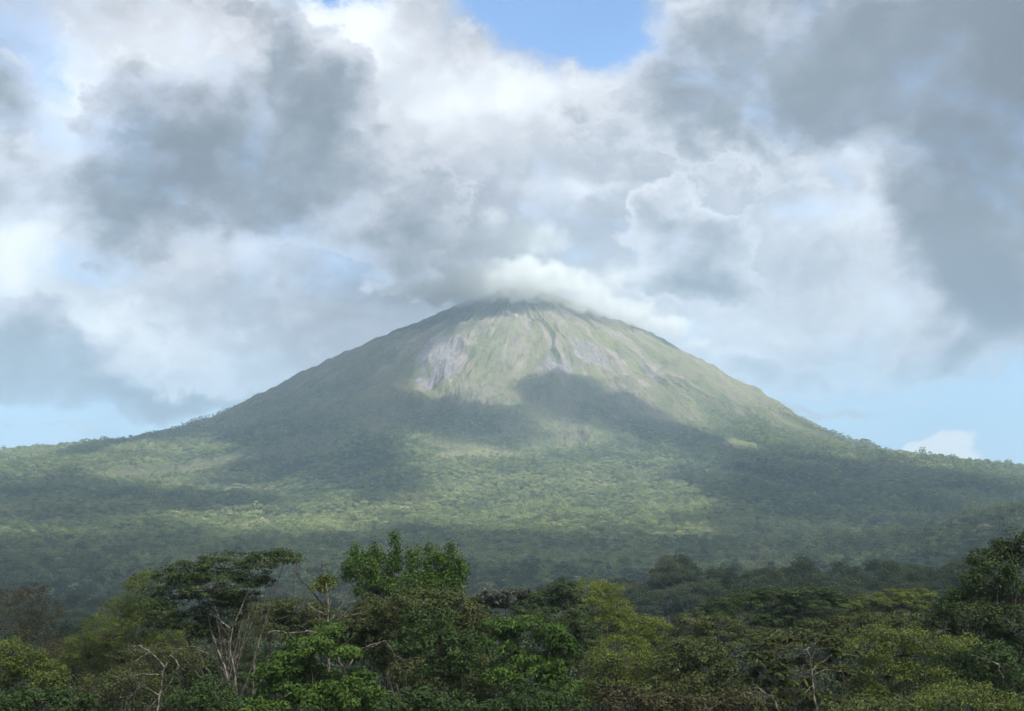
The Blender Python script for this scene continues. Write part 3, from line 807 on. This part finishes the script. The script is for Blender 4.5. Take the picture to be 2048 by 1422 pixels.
#          leaf size, aspect, leaves per tuft, tuft radius, flatness, facing jitter, tufts per square metre
STYLE = {
    'layer':  (.17, 1.6, 46, .62, .30, .35, 2.4),
    'broad':  (.17, 1.8, 50, .55, .70, .60, 2.6),
    'spire':  (.16, 1.9, 50, .42, 1.5, .70, 3.4),
    'feather': (.13, 2.2, 44, .60, .55, .80, 2.6),
    'spiky':  (.19, 3.0, 46, .50, .60, .70, 3.0),
    'rosette': (.36, 2.4, 16, .42, .25, .30, 2.6),
    'sparse': (.13, 1.5, 34, .55, .60, .90, 1.7),
    'bare':   (.12, 1.5, 0, .5, .5, .8, 1.6),
}
def bez(p0, p1, p2, n):
    t = np.linspace(0, 1, n)[:, None]
    return (1 - t) ** 2 * p0 + 2 * t * (1 - t) * p1 + t * t * p2
fg_count = [0]
def fg_tree(label, Y, lobes, style, lm, trunk_px, bark=None, cat='tree', name='tree', seed=None, tr=0.22, droop=0.0, dens=1.0, fork=None, back=1.0, group=None):
    """lobes: crown masses (photo px of centre, radii px, [metres behind]); trunk_px: (x) where the stem meets the bottom"""
    fg_count[0] += 1
    rg = np.random.default_rng(fg_count[0] * 17 if seed is None else seed)
    ls, asp, nl, rc, flat, jit, tpm = STYLE[style]
    m = Y / FPX
    L = []
    for lb in lobes:
        x, y, rx, ry = lb[:4]; off = lb[4] if len(lb) > 4 else rg.uniform(-1, 1) * rx * m * 0.7
        c = np.array(at(x, y, Y + off)); L.append((c, max(rx * m, .5), max(ry * m, .4)))
    cx = at(trunk_px, 1422, Y)[0]
    gz0 = float(height(np.array([cx]), np.array([Y]))[0])
    base = np.array([cx, Y, gz0])
    low = min(c[2] - rz for c, rx, rz in L); hi = max(c[2] for c, rx, rz in L)
    mean = sum(c for c, _, _ in L) / len(L)
    fk = fork if fork is not None else 0.45
    fz = gz0 + (mean[2] - gz0) * fk
    fkp = base * 0.55 + mean * 0.45; fkp[2] = fz
    bark = bark or M_dbark
    root = bpy.data.objects.new(name, None); root.location = base; COL.objects.link(root)
    tag(root, label, cat, group)
    # trunk
    mid = (base + fkp) / 2 + rg.normal(0, .35, 3) * np.array([1, 1, 0])
    tp = bez(base - (0, 0, .4), mid, fkp, 9) + np.cumsum(rg.normal(0, .03, (9, 3)), 0)
    V, F = tube(tp - base, np.linspace(tr, tr * .72, 9), 8)
    mesh_obj('trunk', V, F, bark, root, smooth=True)
    tipP = []; tipR = []; tipN = []; tipS = []
    for (c, rx, rz) in L:
        # limb up to the crown mass
        s0 = tp[rg.integers(6, 9)]
        ctl = s0 * .5 + c * .5; ctl[2] = s0[2] + (c[2] - s0[2]) * rg.uniform(.25, .6); ctl = ctl + rg.normal(0, .4, 3)
        c2 = c - np.array([0, 0, rz * .55])
        lp = bez(s0, ctl, c2, 9) + np.concatenate([np.zeros((1, 3)), rg.normal(0, .06, (8, 3))])
        parts = [tube(lp - base, np.linspace(tr * .42, tr * .12, 9), 6)]
        K = max(4, int(math.pi * rx * (rz + .4) * tpm * 1.5 * dens))
        d = rg.normal(0, 1, (K, 3)); d[:, 2] = d[:, 2] * .8 + .35
        d /= np.linalg.norm(d, axis=1)[:, None]
        rad = rg.uniform(.45, 1.0, (K, 1)) ** .6 * rg.uniform(0.85, 1.12, (K, 1))
        P = c + d * rad * np.array([rx, rx * back, rz])
        for k in range(K):
            p = P[k]
            st = lp[3 + np.argmin(np.linalg.norm(lp[3:] - p, axis=1) + rg.uniform(0, .5, 6))]
            ct = (st + p) / 2 + np.array([0, 0, -.12 * np.linalg.norm(p - st)]) + rg.normal(0, .08, 3) + np.array([0, 0, droop])
            if k % 2 == 0 or style == 'rosette':
                w = tr * .08 + .008
                parts.append(tube(bez(st, ct, p, 5) - base, np.linspace(w * 1.6, w * .5, 5), 3))
                if style in ('bare', 'sparse'):
                    for q_ in range(3):
                        b0 = bez(st, ct, p, 5)[rg.integers(2, 5)]; b1 = b0 + rg.normal(0, .35, 3) + (p - st) * .25
                        parts.append(tube(np.stack([b0, (b0 + b1) / 2 + rg.normal(0, .05, 3), b1]) - base, [w * .6, w * .45, w * .25], 3))
            tipP.append(p); tipN.append(d[k]); tipR.append(rc * rg.uniform(.7, 1.3)); tipS.append(rg.random())
        V, F = join(parts)
        mesh_obj('limb', V, F, bark, root, smooth=True)
    if nl > 0:
        K = len(tipP); P = np.array(tipP); Nn = np.array(tipN); Rr = np.array(tipR); Ss = np.array(tipS)
        rep = np.repeat(np.arange(K), nl); M = len(rep)
        if style == 'rosette':
            th = rg.random(M) * 6.283; el_ = rg.normal(-.1, .35, M)
            dd = np.stack([np.cos(th) * np.cos(el_), np.sin(th) * np.cos(el_), np.sin(el_)], -1)
            C = P[rep] + dd * Rr[rep][:, None] * .6
            T = dd; B = np.cross(T, np.array([0, 0, 1.0])); B /= np.linalg.norm(B, axis=1)[:, None] + 1e-9
            s_ = ls * rg.uniform(.7, 1.2, (M, 1))
            nn = np.cross(B, T)
            V = np.stack([C - T * s_ * .7, C - B * s_ * .3 - nn * s_ * .08, C + T * s_ * .7 - np.array([0, 0, .25]) * s_, C + B * s_ * .3 - nn * s_ * .08], 1).reshape(-1, 3)
            F = np.arange(4 * M).reshape(M, 4)
        else:
            d = rg.normal(0, 1, (M, 3)); d /= np.linalg.norm(d, axis=1)[:, None]
            rr = rg.uniform(.25, 1.0, (M, 1)) ** .5
            sc = np.array([1, 1, flat])
            C = P[rep] + d * rr * Rr[rep][:, None] * sc
            C[:, 2] -= (rr[:, 0] ** 2) * Rr[rep] * .25 * (1 if flat < 1 else 0)
            nrm = d * .55 + Nn[rep] * .35 + np.array([0, 0, .75])
            nrm = nrm + rg.normal(0, jit, (M, 3)); nrm /= np.linalg.norm(nrm, axis=1)[:, None] + 1e-9
            T = d * np.array([1, 1, .5]) + rg.normal(0, .5, (M, 3)) + np.array([0, 0, -.35 if style in ('spiky', 'feather') else (.9 if style == 'spire' else 0)])
            T = T - nrm * np.sum(T * nrm, 1)[:, None]; T /= np.linalg.norm(T, axis=1)[:, None] + 1e-9
            B = np.cross(nrm, T)
            s_ = ls * rg.uniform(.6, 1.3, (M, 1)); a = T * s_ * .5 * math.sqrt(asp); b = B * s_ * .5 / math.sqrt(asp)
            V = np.stack([C - a, C - b + nrm * s_ * .07 - a * .1, C + a, C + b + nrm * s_ * .07 - a * .1], 1).reshape(-1, 3)
            F = np.arange(4 * M).reshape(M, 4)
        cr = mesh_obj('crown', V - base, F, LM[lm], root)
        topness = np.clip((P[rep][:, 2] - low) / (hi - low + 1), 0, 1) * 0
        fattr(cr.data, 'shade', np.repeat(np.clip(Ss[rep] * .6 + rg.random(M) * .45 - .03 + topness, 0, 1), 4))
    return root

def snag(label, pts_px, Y, r0, bark, branches=()):
    """a bare stem, with its side branches as parts"""
    P = np.array([at(x, y, Y + dzz) for x, y, dzz in pts_px])
    root = bpy.data.objects.new('dead_stem', None); root.location = P[0]; COL.objects.link(root)
    tag(root, label, 'dead stem')
    def dens_(P, n=12):
        t = np.linspace(0, len(P) - 1, n); return np.stack([np.interp(t, np.arange(len(P)), P[:, k]) for k in range(3)], -1) + np.concatenate([np.zeros((1, 3)), rg0.normal(0, .045, (n - 1, 3))])
    rg0 = np.random.default_rng(int(P[0][0] * 100) % 1000)
    V, F = tube(dens_(P) - P[0], np.linspace(r0, r0 * .35, 12), 6)
    mesh_obj('trunk', V, F, bark, root, smooth=True)
    for br in branches:
        B = np.array([at(x, y, Y + dzz) for x, y, dzz in br])
        bb = dens_(B, 9) - P[0]
        prt = [tube(bb, np.linspace(r0 * .55, r0 * .2, 9), 5)]
        ln = np.linalg.norm(bb[-1] - bb[0])
        for q_ in range(7):                      # fine twigs and broken stubs
            k0 = rg0.integers(2, 9); e0 = bb[k0] + rg0.normal(0, .22, 3) * ln + (bb[k0] - bb[k0 - 1]) * .8
            mid_ = (bb[k0] + e0) / 2 + rg0.normal(0, .05, 3) * ln
            prt.append(tube(np.stack([bb[k0], mid_, e0]), [r0 * .16, r0 * .11, r0 * .05], 3))
        V, F = join(prt)
        mesh_obj('branch', V, F, bark, root, smooth=True)
    return root

# ---- left group
fg_tree('sparse brown tree with thin bare twigs at the left edge', 165, [(20, 1195, 45, 30), (70, 1190, 35, 25), (100, 1225, 28, 28), (40, 1240, 45, 30), (75, 1265, 40, 22)], 'sparse', 'brown', 60, dens=1.2, tr=.2)
fg_tree('lime green feathery tree behind the flat-topped umbrella tree', 128, [(288, 1165, 38, 26), (255, 1215, 50, 34), (215, 1260, 60, 36), (175, 1295, 55, 32), (300, 1230, 55, 40), (250, 1300, 80, 40), (330, 1290, 60, 45), (150, 1340, 70, 36)], 'feather', 'lime', 240, M_mbark, dens=1.3)
fg_tree('dark flat-topped umbrella tree with pale forked trunks, tallest on the left', 104, [(450, 1124, 62, 24), (385, 1140, 55, 26), (520, 1118, 50, 22), (568, 1112, 34, 18), (330, 1150, 34, 18), (425, 1165, 80, 24), (350, 1185, 60, 24), (500, 1155, 48, 22), (305, 1210, 42, 20), (440, 1215, 60, 26, 1.5), (365, 1245, 70, 24, 1.5), (455, 1185, 40, 18), (490, 1195, 32, 16), (430, 1262, 55, 24, 2)], 'layer', 'dark', 482, M_mbark, tr=.24, fork=.60, dens=1.15)
fg_tree('slender tree with mottled white stem behind the umbrella tree', 112, [(505, 1235, 40, 28), (540, 1265, 32, 26), (470, 1285, 40, 26)], 'sparse', 'olive', 508, M_mbark, tr=.2, dens=1.5)
fg_tree('grey-brown twiggy tree below the brown tree at left', 140, [(130, 1300, 55, 26), (85, 1320, 55, 26), (190, 1330, 60, 26), (140, 1350, 70, 26)], 'sparse', 'brown', 120, dens=2.2)
fg_tree('yellow-green bush tree at the left edge', 100, [(20, 1300, 50, 26), (60, 1325, 45, 24), (15, 1350, 45, 30), (100, 1360, 40, 30)], 'broad', 'lime', 30, dens=1.1)
fg_tree('dense dark green shrubby tree in the bottom left corner', 72, [(30, 1400, 60, 24), (90, 1395, 50, 22), (140, 1405, 45, 20), (0, 1420, 40, 20)], 'broad', 'blue', 60, dens=1.2)
fg_tree('dry olive tree with tangled grey twigs, lower left', 92, [(210, 1375, 60, 30), (270, 1360, 55, 30), (320, 1400, 55, 28), (180, 1410, 60, 22), (300, 1320, 50, 28), (365, 1330, 40, 36)], 'sparse', 'olive', 290, M_mbark, dens=2.6)
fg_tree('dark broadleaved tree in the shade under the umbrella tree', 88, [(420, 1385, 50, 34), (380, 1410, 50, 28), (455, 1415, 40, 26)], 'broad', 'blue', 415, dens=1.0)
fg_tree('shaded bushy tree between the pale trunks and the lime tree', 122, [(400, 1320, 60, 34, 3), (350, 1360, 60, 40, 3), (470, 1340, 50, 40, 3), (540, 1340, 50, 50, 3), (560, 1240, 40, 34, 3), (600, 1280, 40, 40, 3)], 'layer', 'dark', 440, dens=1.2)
fg_tree('bushy olive tree with a flat top behind the dead sticks', 125, [(530, 1215, 50, 18), (590, 1210, 50, 18), (560, 1240, 60, 24), (640, 1230, 40, 26)], 'layer', 'olive', 570, dens=1.3)
# ---- pale stems and dead sticks
snag('leaning dark dead stem right of the umbrella tree', [(650, 1215, 0), (622, 1180, 0), (600, 1155, 0), (585, 1140, 0)], 100, .10, M_dbark, [[(622, 1180, 0), (640, 1160, 0), (650, 1140, .3)], [(600, 1155, 0), (594, 1130, .2), (592, 1118, .2)]])
snag('pair of upright dark dead sticks beside the spired tree', [(655, 1210, 1), (648, 1170, 1), (643, 1122, 1)], 100, .07, M_dbark, [[(650, 1175, 1), (656, 1150, 1), (650, 1125, 1)], [(645, 1185, 1), (628, 1160, 1), (618, 1143, 1)]])
for (x0, x1, yt, lb) in ((545, 537, 1182, 'short dark stick rising left of the leaning stem'), (575, 572, 1178, 'thin dark stick in the flat olive crown'), (588, 587, 1165, 'taller thin stick in the flat olive crown'), (612, 610, 1170, 'dark stick just left of the tufted branch'), (555, 554, 1195, 'lowest dark stick on the left of the row')):
    snag(lb, [(x0, 1225, 2), (x0 - 2, 1200, 2), (x1, yt, 2)], 104, .045, M_dbark)
snag('pale forked bare trunk with mottled bark in front of the dark hollow', [(480, 1440, 0), (462, 1390, 0), (450, 1340, 0), (437, 1300, 0), (425, 1270, 0)], 96, .13, M_bark, [[(452, 1345, 0), (440, 1330, .4), (425, 1312, .6), (395, 1298, .8)], [(437, 1300, 0), (455, 1270, -.4), (440, 1245, -.5)]])
snag('second pale mottled trunk rising to the umbrella crown', [(475, 1395, 1), (470, 1350, 1), (460, 1300, 1), (462, 1262, 1), (480, 1220, 1), (500, 1180, 1)], 98, .10, M_bark, [[(468, 1320, 1), (490, 1285, 1), (505, 1240, 1), (520, 1200, 1)], [(462, 1262, 1), (440, 1240, 1), (430, 1215, 1)]])
snag('third slim white trunk left of the bright green tree', [(508, 1440, 0), (507, 1390, 0), (508, 1340, 0), (515, 1290, 0), (535, 1240, 0)], 94, .085, M_bark, [[(508, 1385, 0), (525, 1350, 0), (540, 1320, 0)]])
snag('grey drooping bare branches over the lower left slope', [(310, 1440, 0), (318, 1395, 0), (325, 1350, 0), (340, 1310, 0), (372, 1292, 0)], 84, .085, M_bark, [[(325, 1350, 0), (290, 1345, 0), (255, 1358, 0), (215, 1350, 0)], [(330, 1335, 0), (300, 1305, 0), (272, 1322, 0), (250, 1360, 0), (240, 1395, 0)], [(318, 1390, 0), (285, 1370, 0), (262, 1392, 0)], [(340, 1310, 0), (362, 1330, -.5), (340, 1370, -.6), (300, 1415, -.8)], [(300, 1305, 0), (275, 1290, 0), (262, 1300, 0)], [(372, 1292, 0), (400, 1296, 0), (420, 1290, 0)]])
snag('tall pale stem of the tufted bare tree, left of the spired tree', [(662, 1440, 0), (658, 1380, 0), (657, 1320, 0), (655, 1260, 0), (657, 1200, 0), (652, 1165, 0)], 82, .085, M_bark, [[(657, 1250, 0), (680, 1215, 0), (712, 1165, 0)], [(656, 1275, 0), (672, 1240, 0), (735, 1222, 0)], [(657, 1300, 0), (625, 1270, 0), (598, 1250, 0)], [(656, 1230, 0), (630, 1220, 0), (608, 1200, 0)], [(655, 1210, 0), (668, 1190, 0), (700, 1195, 0)]])
snag('arching pale branches of the leaning bare tree, lower centre-left', [(655, 1440, -1), (690, 1400, -1), (693, 1370, -1), (690, 1340, -1), (722, 1298, -1), (772, 1283, -1)], 78, .075, M_bark, [[(722, 1298, -1), (740, 1290, -1), (772, 1283, -1), (790, 1310, -1), (825, 1330, -1)], [(772, 1283, -1), (785, 1300, -1), (795, 1330, -1)], [(690, 1340, -1), (670, 1310, -1), (660, 1290, -1)], [(693, 1370, -1), (740, 1360, -1), (770, 1378, -1), (760, 1410, -1)], [(690, 1345, -1), (700, 1315, -1), (690, 1290, -1)]])
snag('pale bowed branch spraying over the bright green tree', [(655, 1275, -2), (620, 1262, -2), (580, 1268, -2), (545, 1262, -2), (530, 1275, -2)], 76, .06, M_bark, [[(620, 1300, -2), (615, 1320, -2), (612, 1345, -2)], [(628, 1296, -2), (635, 1320, -2), (632, 1345, -2)], [(625, 1290, -2), (640, 1310, -2), (645, 1335, -2)], [(655, 1275, -2), (628, 1290, -2), (622, 1320, -2)]])
fg_tree('bare tree topped by a small green tuft', 98, [(652, 1160, 20, 10), (640, 1172, 14, 8)], 'broad', 'lime', 656, M_mbark, tr=.1, dens=1.6)
# ---- centre group
fg_tree('spired dark green tree with upright shoots, tallest of the view', 108, [(790, 1092, 11, 26), (786, 1118, 16, 24), (714, 1110, 15, 22), (748, 1112, 17, 20), (725, 1135, 32, 26), (700, 1140, 18, 24), (768, 1140, 36, 30), (828, 1112, 16, 20), (838, 1140, 24, 26), (862, 1108, 10, 20), (870, 1135, 24, 26), (903, 1108, 13, 22), (896, 1132, 26, 24), (925, 1136, 16, 22), (912, 1158, 26, 22), (750, 1170, 56, 30), (820, 1175, 60, 30), (880, 1175, 44, 28)], 'spire', 'green', 820, tr=.26, fork=.5, dens=.95)
fg_tree('big rounded dark tree below the spired tree', 96, [(840, 1205, 70, 36), (900, 1210, 56, 34), (790, 1225, 60, 34), (870, 1255, 80, 40), (930, 1260, 50, 44), (960, 1240, 34, 30), (860, 1310, 80, 40), (920, 1325, 56, 40)], 'broad', 'olive', 870, tr=.3, dens=1.0)
fg_tree('deep green glossy tree at the foot of the rounded dark tree', 84, [(860, 1240, 60, 30), (890, 1290, 70, 34), (830, 1280, 50, 34), (930, 1300, 44, 36), (900, 1335, 60, 30)], 'broad', 'blue', 880, dens=1.0)
fg_tree('drooping olive tree hung with dry fronds between bare stems and rounded tree', 102, [(745, 1215, 36, 24), (720, 1245, 44, 26), (775, 1255, 44, 34), (740, 1285, 60, 34), (790, 1310, 50, 30), (700, 1290, 40, 30)], 'spiky', 'olive', 755, M_mbark, dens=1.2, droop=-.3)
fg_tree('bright green spiky-leaved tree, lower centre-left', 74, [(655, 1262, 34, 18), (620, 1290, 44, 22), (580, 1320, 46, 26), (545, 1345, 36, 24), (620, 1350, 50, 26), (570, 1385, 56, 30), (690, 1305, 26, 14), (690, 1385, 56, 28), (640, 1400, 60, 28), (740, 1400, 46, 26), (530, 1415, 44, 24), (720, 1355, 30, 18)], 'spiky', 'green', 640, M_mbark, tr=.2, dens=1.25)
fg_tree('small silvery-leaved tree showing above the centre trees', 138, [(985, 1190, 34, 14), (1035, 1186, 30, 12), (960, 1200, 24, 12), (1010, 1205, 44, 16), (1060, 1200, 28, 16)], 'rosette', 'silver', 1010, M_mbark, dens=2.0)
fg_tree('dark conical tree left of the yellow-green tree', 118, [(1125, 1172, 28, 18), (1095, 1192, 44, 22), (1140, 1205, 36, 26), (1065, 1218, 44, 24), (1110, 1235, 60, 28), (1155, 1255, 40, 34), (1165, 1295, 34, 34)], 'layer', 'dark', 1120, dens=1.3)
fg_tree('leafy mid-green tree in front of the dark conical tree', 86, [(1010, 1250, 44, 16), (1060, 1250, 50, 18), (1105, 1270, 40, 22), (1000, 1285, 40, 26), (1125, 1295, 30, 22), (1040, 1330, 60, 30), (1090, 1330, 50, 30), (1010, 1355, 44, 26), (1120, 1370, 40, 26)], 'spiky', 'green', 1055, tr=.2, dens=1.15)
fg_tree('dusky brown-green tree between the two leafy green trees', 92, [(950, 1345, 50, 34), (870, 1370, 60, 30), (1000, 1390, 60, 30), (930, 1400, 60, 26), (820, 1350, 44, 30)], 'broad', 'olive', 940, dens=1.0)
fg_tree('low dark green tree at the bottom centre', 70, [(840, 1400, 60, 26), (900, 1410, 60, 24), (790, 1415, 50, 22)], 'broad', 'blue', 850, dens=1.0)
fg_tree('low leafy tree at the bottom, right of centre', 72, [(1060, 1400, 60, 26), (1120, 1410, 54, 24), (1000, 1420, 54, 20)], 'spiky', 'blue', 1070, dens=1.0)
# ---- right group
fg_tree('yellow-green feathery tree with two humps, brightest tree of the foreground', 132, [(1180, 1172, 34, 16), (1212, 1184, 36, 22), (1236, 1212, 30, 22), (1190, 1215, 44, 28), (1215, 1245, 54, 28), (1288, 1242, 38, 14), (1316, 1256, 26, 14), (1268, 1262, 48, 22), (1305, 1280, 34, 18), (1240, 1290, 60, 28), (1215, 1320, 50, 28), (1290, 1310, 40, 22)], 'feather', 'yellow', 1225, M_mbark, tr=.2, dens=1.25)
fg_tree('thin olive tree at the foot of the yellow-green tree', 104, [(1200, 1320, 44, 26), (1260, 1325, 50, 26), (1220, 1360, 60, 26), (1290, 1340, 40, 26), (1180, 1385, 40, 26)], 'sparse', 'lime', 1230, M_mbark, dens=2.6)
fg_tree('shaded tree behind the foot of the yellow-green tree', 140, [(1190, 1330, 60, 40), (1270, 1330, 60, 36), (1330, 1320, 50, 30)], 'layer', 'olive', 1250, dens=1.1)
fg_tree('wide flat-crowned dark olive tree, right of centre', 150, [(1500, 1190, 50, 14), (1560, 1183, 56, 14), (1620, 1182, 50, 14), (1670, 1190, 34, 14), (1450, 1205, 40, 14), (1540, 1205, 80, 18), (1630, 1210, 60, 18), (1415, 1225, 36, 16), (1480, 1232, 60, 18), (1570, 1240, 80, 20), (1650, 1240, 50, 20)], 'layer', 'dark', 1570, tr=.28, dens=1.25)
fg_tree('olive flat-crowned tree in front of the wide dark one', 130, [(1390, 1238, 44, 14), (1440, 1245, 50, 16), (1380, 1262, 40, 18), (1440, 1275, 60, 22), (1510, 1270, 60, 20), (1560, 1285, 60, 24)], 'layer', 'olive', 1440, dens=1.3)
fg_tree('dull brown-green tree right of the yellow-green tree', 100, [(1360, 1290, 40, 18), (1400, 1300, 50, 20), (1345, 1325, 44, 26), (1420, 1335, 56, 28), (1370, 1370, 56, 28), (1450, 1375, 50, 30), (1310, 1385, 50, 30)], 'broad', 'olive', 1390, dens=1.2)
fg_tree('brownish tree at the bottom below the dull brown-green tree', 78, [(1250, 1400, 50, 24), (1330, 1405, 50, 24), (1410, 1410, 54, 24), (1480, 1400, 40, 24)], 'broad', 'brown', 1350, dens=1.1)
fg_tree('large-leaved rosette tree with a slim white trunk and open branches', 82, [(1600, 1270, 44, 10), (1560, 1285, 34, 12), (1650, 1282, 36, 12), (1520, 1310, 40, 16), (1690, 1300, 34, 14), (1545, 1340, 44, 18), (1500, 1360, 40, 22), (1580, 1320, 34, 14), (1660, 1330, 40, 16), (1590, 1375, 40, 22), (1700, 1345, 30, 20), (1650, 1400, 50, 20), (1540, 1400, 50, 20)], 'rosette', 'olive', 1632, M_mbark, tr=.10, fork=.6, dens=1.25)
snag('white trunk with open forked branches rising in the rosette tree', [(1636, 1440, -1), (1630, 1400, -1), (1626, 1370, -1), (1622, 1330, -1), (1615, 1300, -1)], 80, .085, M_bark, [[(1624, 1340, -1), (1640, 1325, -1), (1665, 1310, -1)], [(1615, 1300, -1), (1600, 1300, -1), (1575, 1292, -1)], [(1615, 1300, -1), (1630, 1290, -1), (1640, 1275, -1)], [(1624, 1352, -1), (1650, 1340, -1), (1700, 1342, -1)], [(1626, 1372, -1), (1610, 1385, -1), (1608, 1400, -1)]])
snag('pale crossing branches low in front of the rosette tree', [(1565, 1440, -2), (1545, 1395, -2), (1520, 1378, -2), (1500, 1365, -2)], 74, .05, M_bark, [[(1556, 1412, -2), (1540, 1388, -2), (1515, 1382, -2), (1490, 1390, -2)], [(1556, 1412, -2), (1530, 1402, -2), (1505, 1404, -2)]])
fg_tree('pale green flat-crowned tree between the olive trees and the tall right tree', 165, [(1790, 1186, 40, 10), (1840, 1186, 40, 12), (1740, 1198, 44, 12), (1700, 1208, 34, 12), (1800, 1205, 60, 16), (1860, 1215, 40, 18), (1740, 1225, 60, 18)], 'layer', 'lime', 1790, M_mbark, dens=1.4)
fg_tree('grey-green tree behind the rosette tree, upper right', 118, [(1700, 1245, 50, 20), (1640, 1255, 50, 18), (1760, 1240, 50, 18), (1820, 1245, 50, 20), (1870, 1260, 50, 22), (1680, 1280, 50, 24)], 'broad', 'olive', 1740, dens=1.2)
fg_tree('broad yellowish-olive tree on the lower right', 88, [(1760, 1262, 50, 14), (1810, 1268, 44, 14), (1740, 1295, 60, 22), (1810, 1300, 60, 22), (1880, 1290, 50, 16), (1930, 1285, 34, 14), (1770, 1340, 70, 28), (1840, 1345, 60, 28), (1730, 1380, 60, 28), (1800, 1390, 70, 26)], 'feather', 'lime', 1790, tr=.24, dens=1.35)
snag('pale broken branch reaching out of the yellowish-olive tree', [(1850, 1305, -6), (1835, 1285, -6), (1815, 1268, -6), (1795, 1255, -6)], 84, .045, M_bark, [[(1835, 1285, -6), (1860, 1268, -6), (1905, 1258, -6)]])
snag('curved pale bare branch left of the tall right tree', [(2006, 1355, -6), (1995, 1330, -6), (1975, 1318, -6), (1945, 1310, -6)], 84, .05, M_bark, [[(1990, 1325, -6), (2005, 1335, -6), (2010, 1350, -6)]])
fg_tree('tall dense dark tree rising above the right edge', 98, [(2040, 1078, 26, 22), (2000, 1098, 30, 22), (1965, 1118, 30, 22), (2030, 1120, 40, 30), (1990, 1145, 44, 28), (1945, 1155, 28, 22), (1960, 1185, 44, 26), (2025, 1185, 44, 36), (1915, 1190, 30, 20), (1900, 1215, 34, 22), (1950, 1225, 50, 30), (2020, 1245, 56, 40), (1885, 1245, 34, 22), (1960, 1275, 60, 34), (2035, 1310, 44, 44)], 'broad', 'dark', 2010, tr=.34, dens=1.15)
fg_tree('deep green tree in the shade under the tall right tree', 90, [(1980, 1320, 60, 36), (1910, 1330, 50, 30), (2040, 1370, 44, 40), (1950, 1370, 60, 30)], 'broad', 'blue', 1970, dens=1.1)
fg_tree('yellow-tinged bush tree in the bottom right corner', 74, [(1940, 1378, 50, 18), (1890, 1395, 54, 22), (1990, 1405, 54, 22), (2040, 1410, 34, 22), (1840, 1415, 44, 20)], 'feather', 'lime', 1930, dens=1.3)
fg_tree('low olive tree at the bottom below the yellowish-olive tree', 70, [(1740, 1412, 50, 20), (1690, 1418, 44, 18), (1790, 1420, 50, 18)], 'broad', 'olive', 1740, dens=1.1)
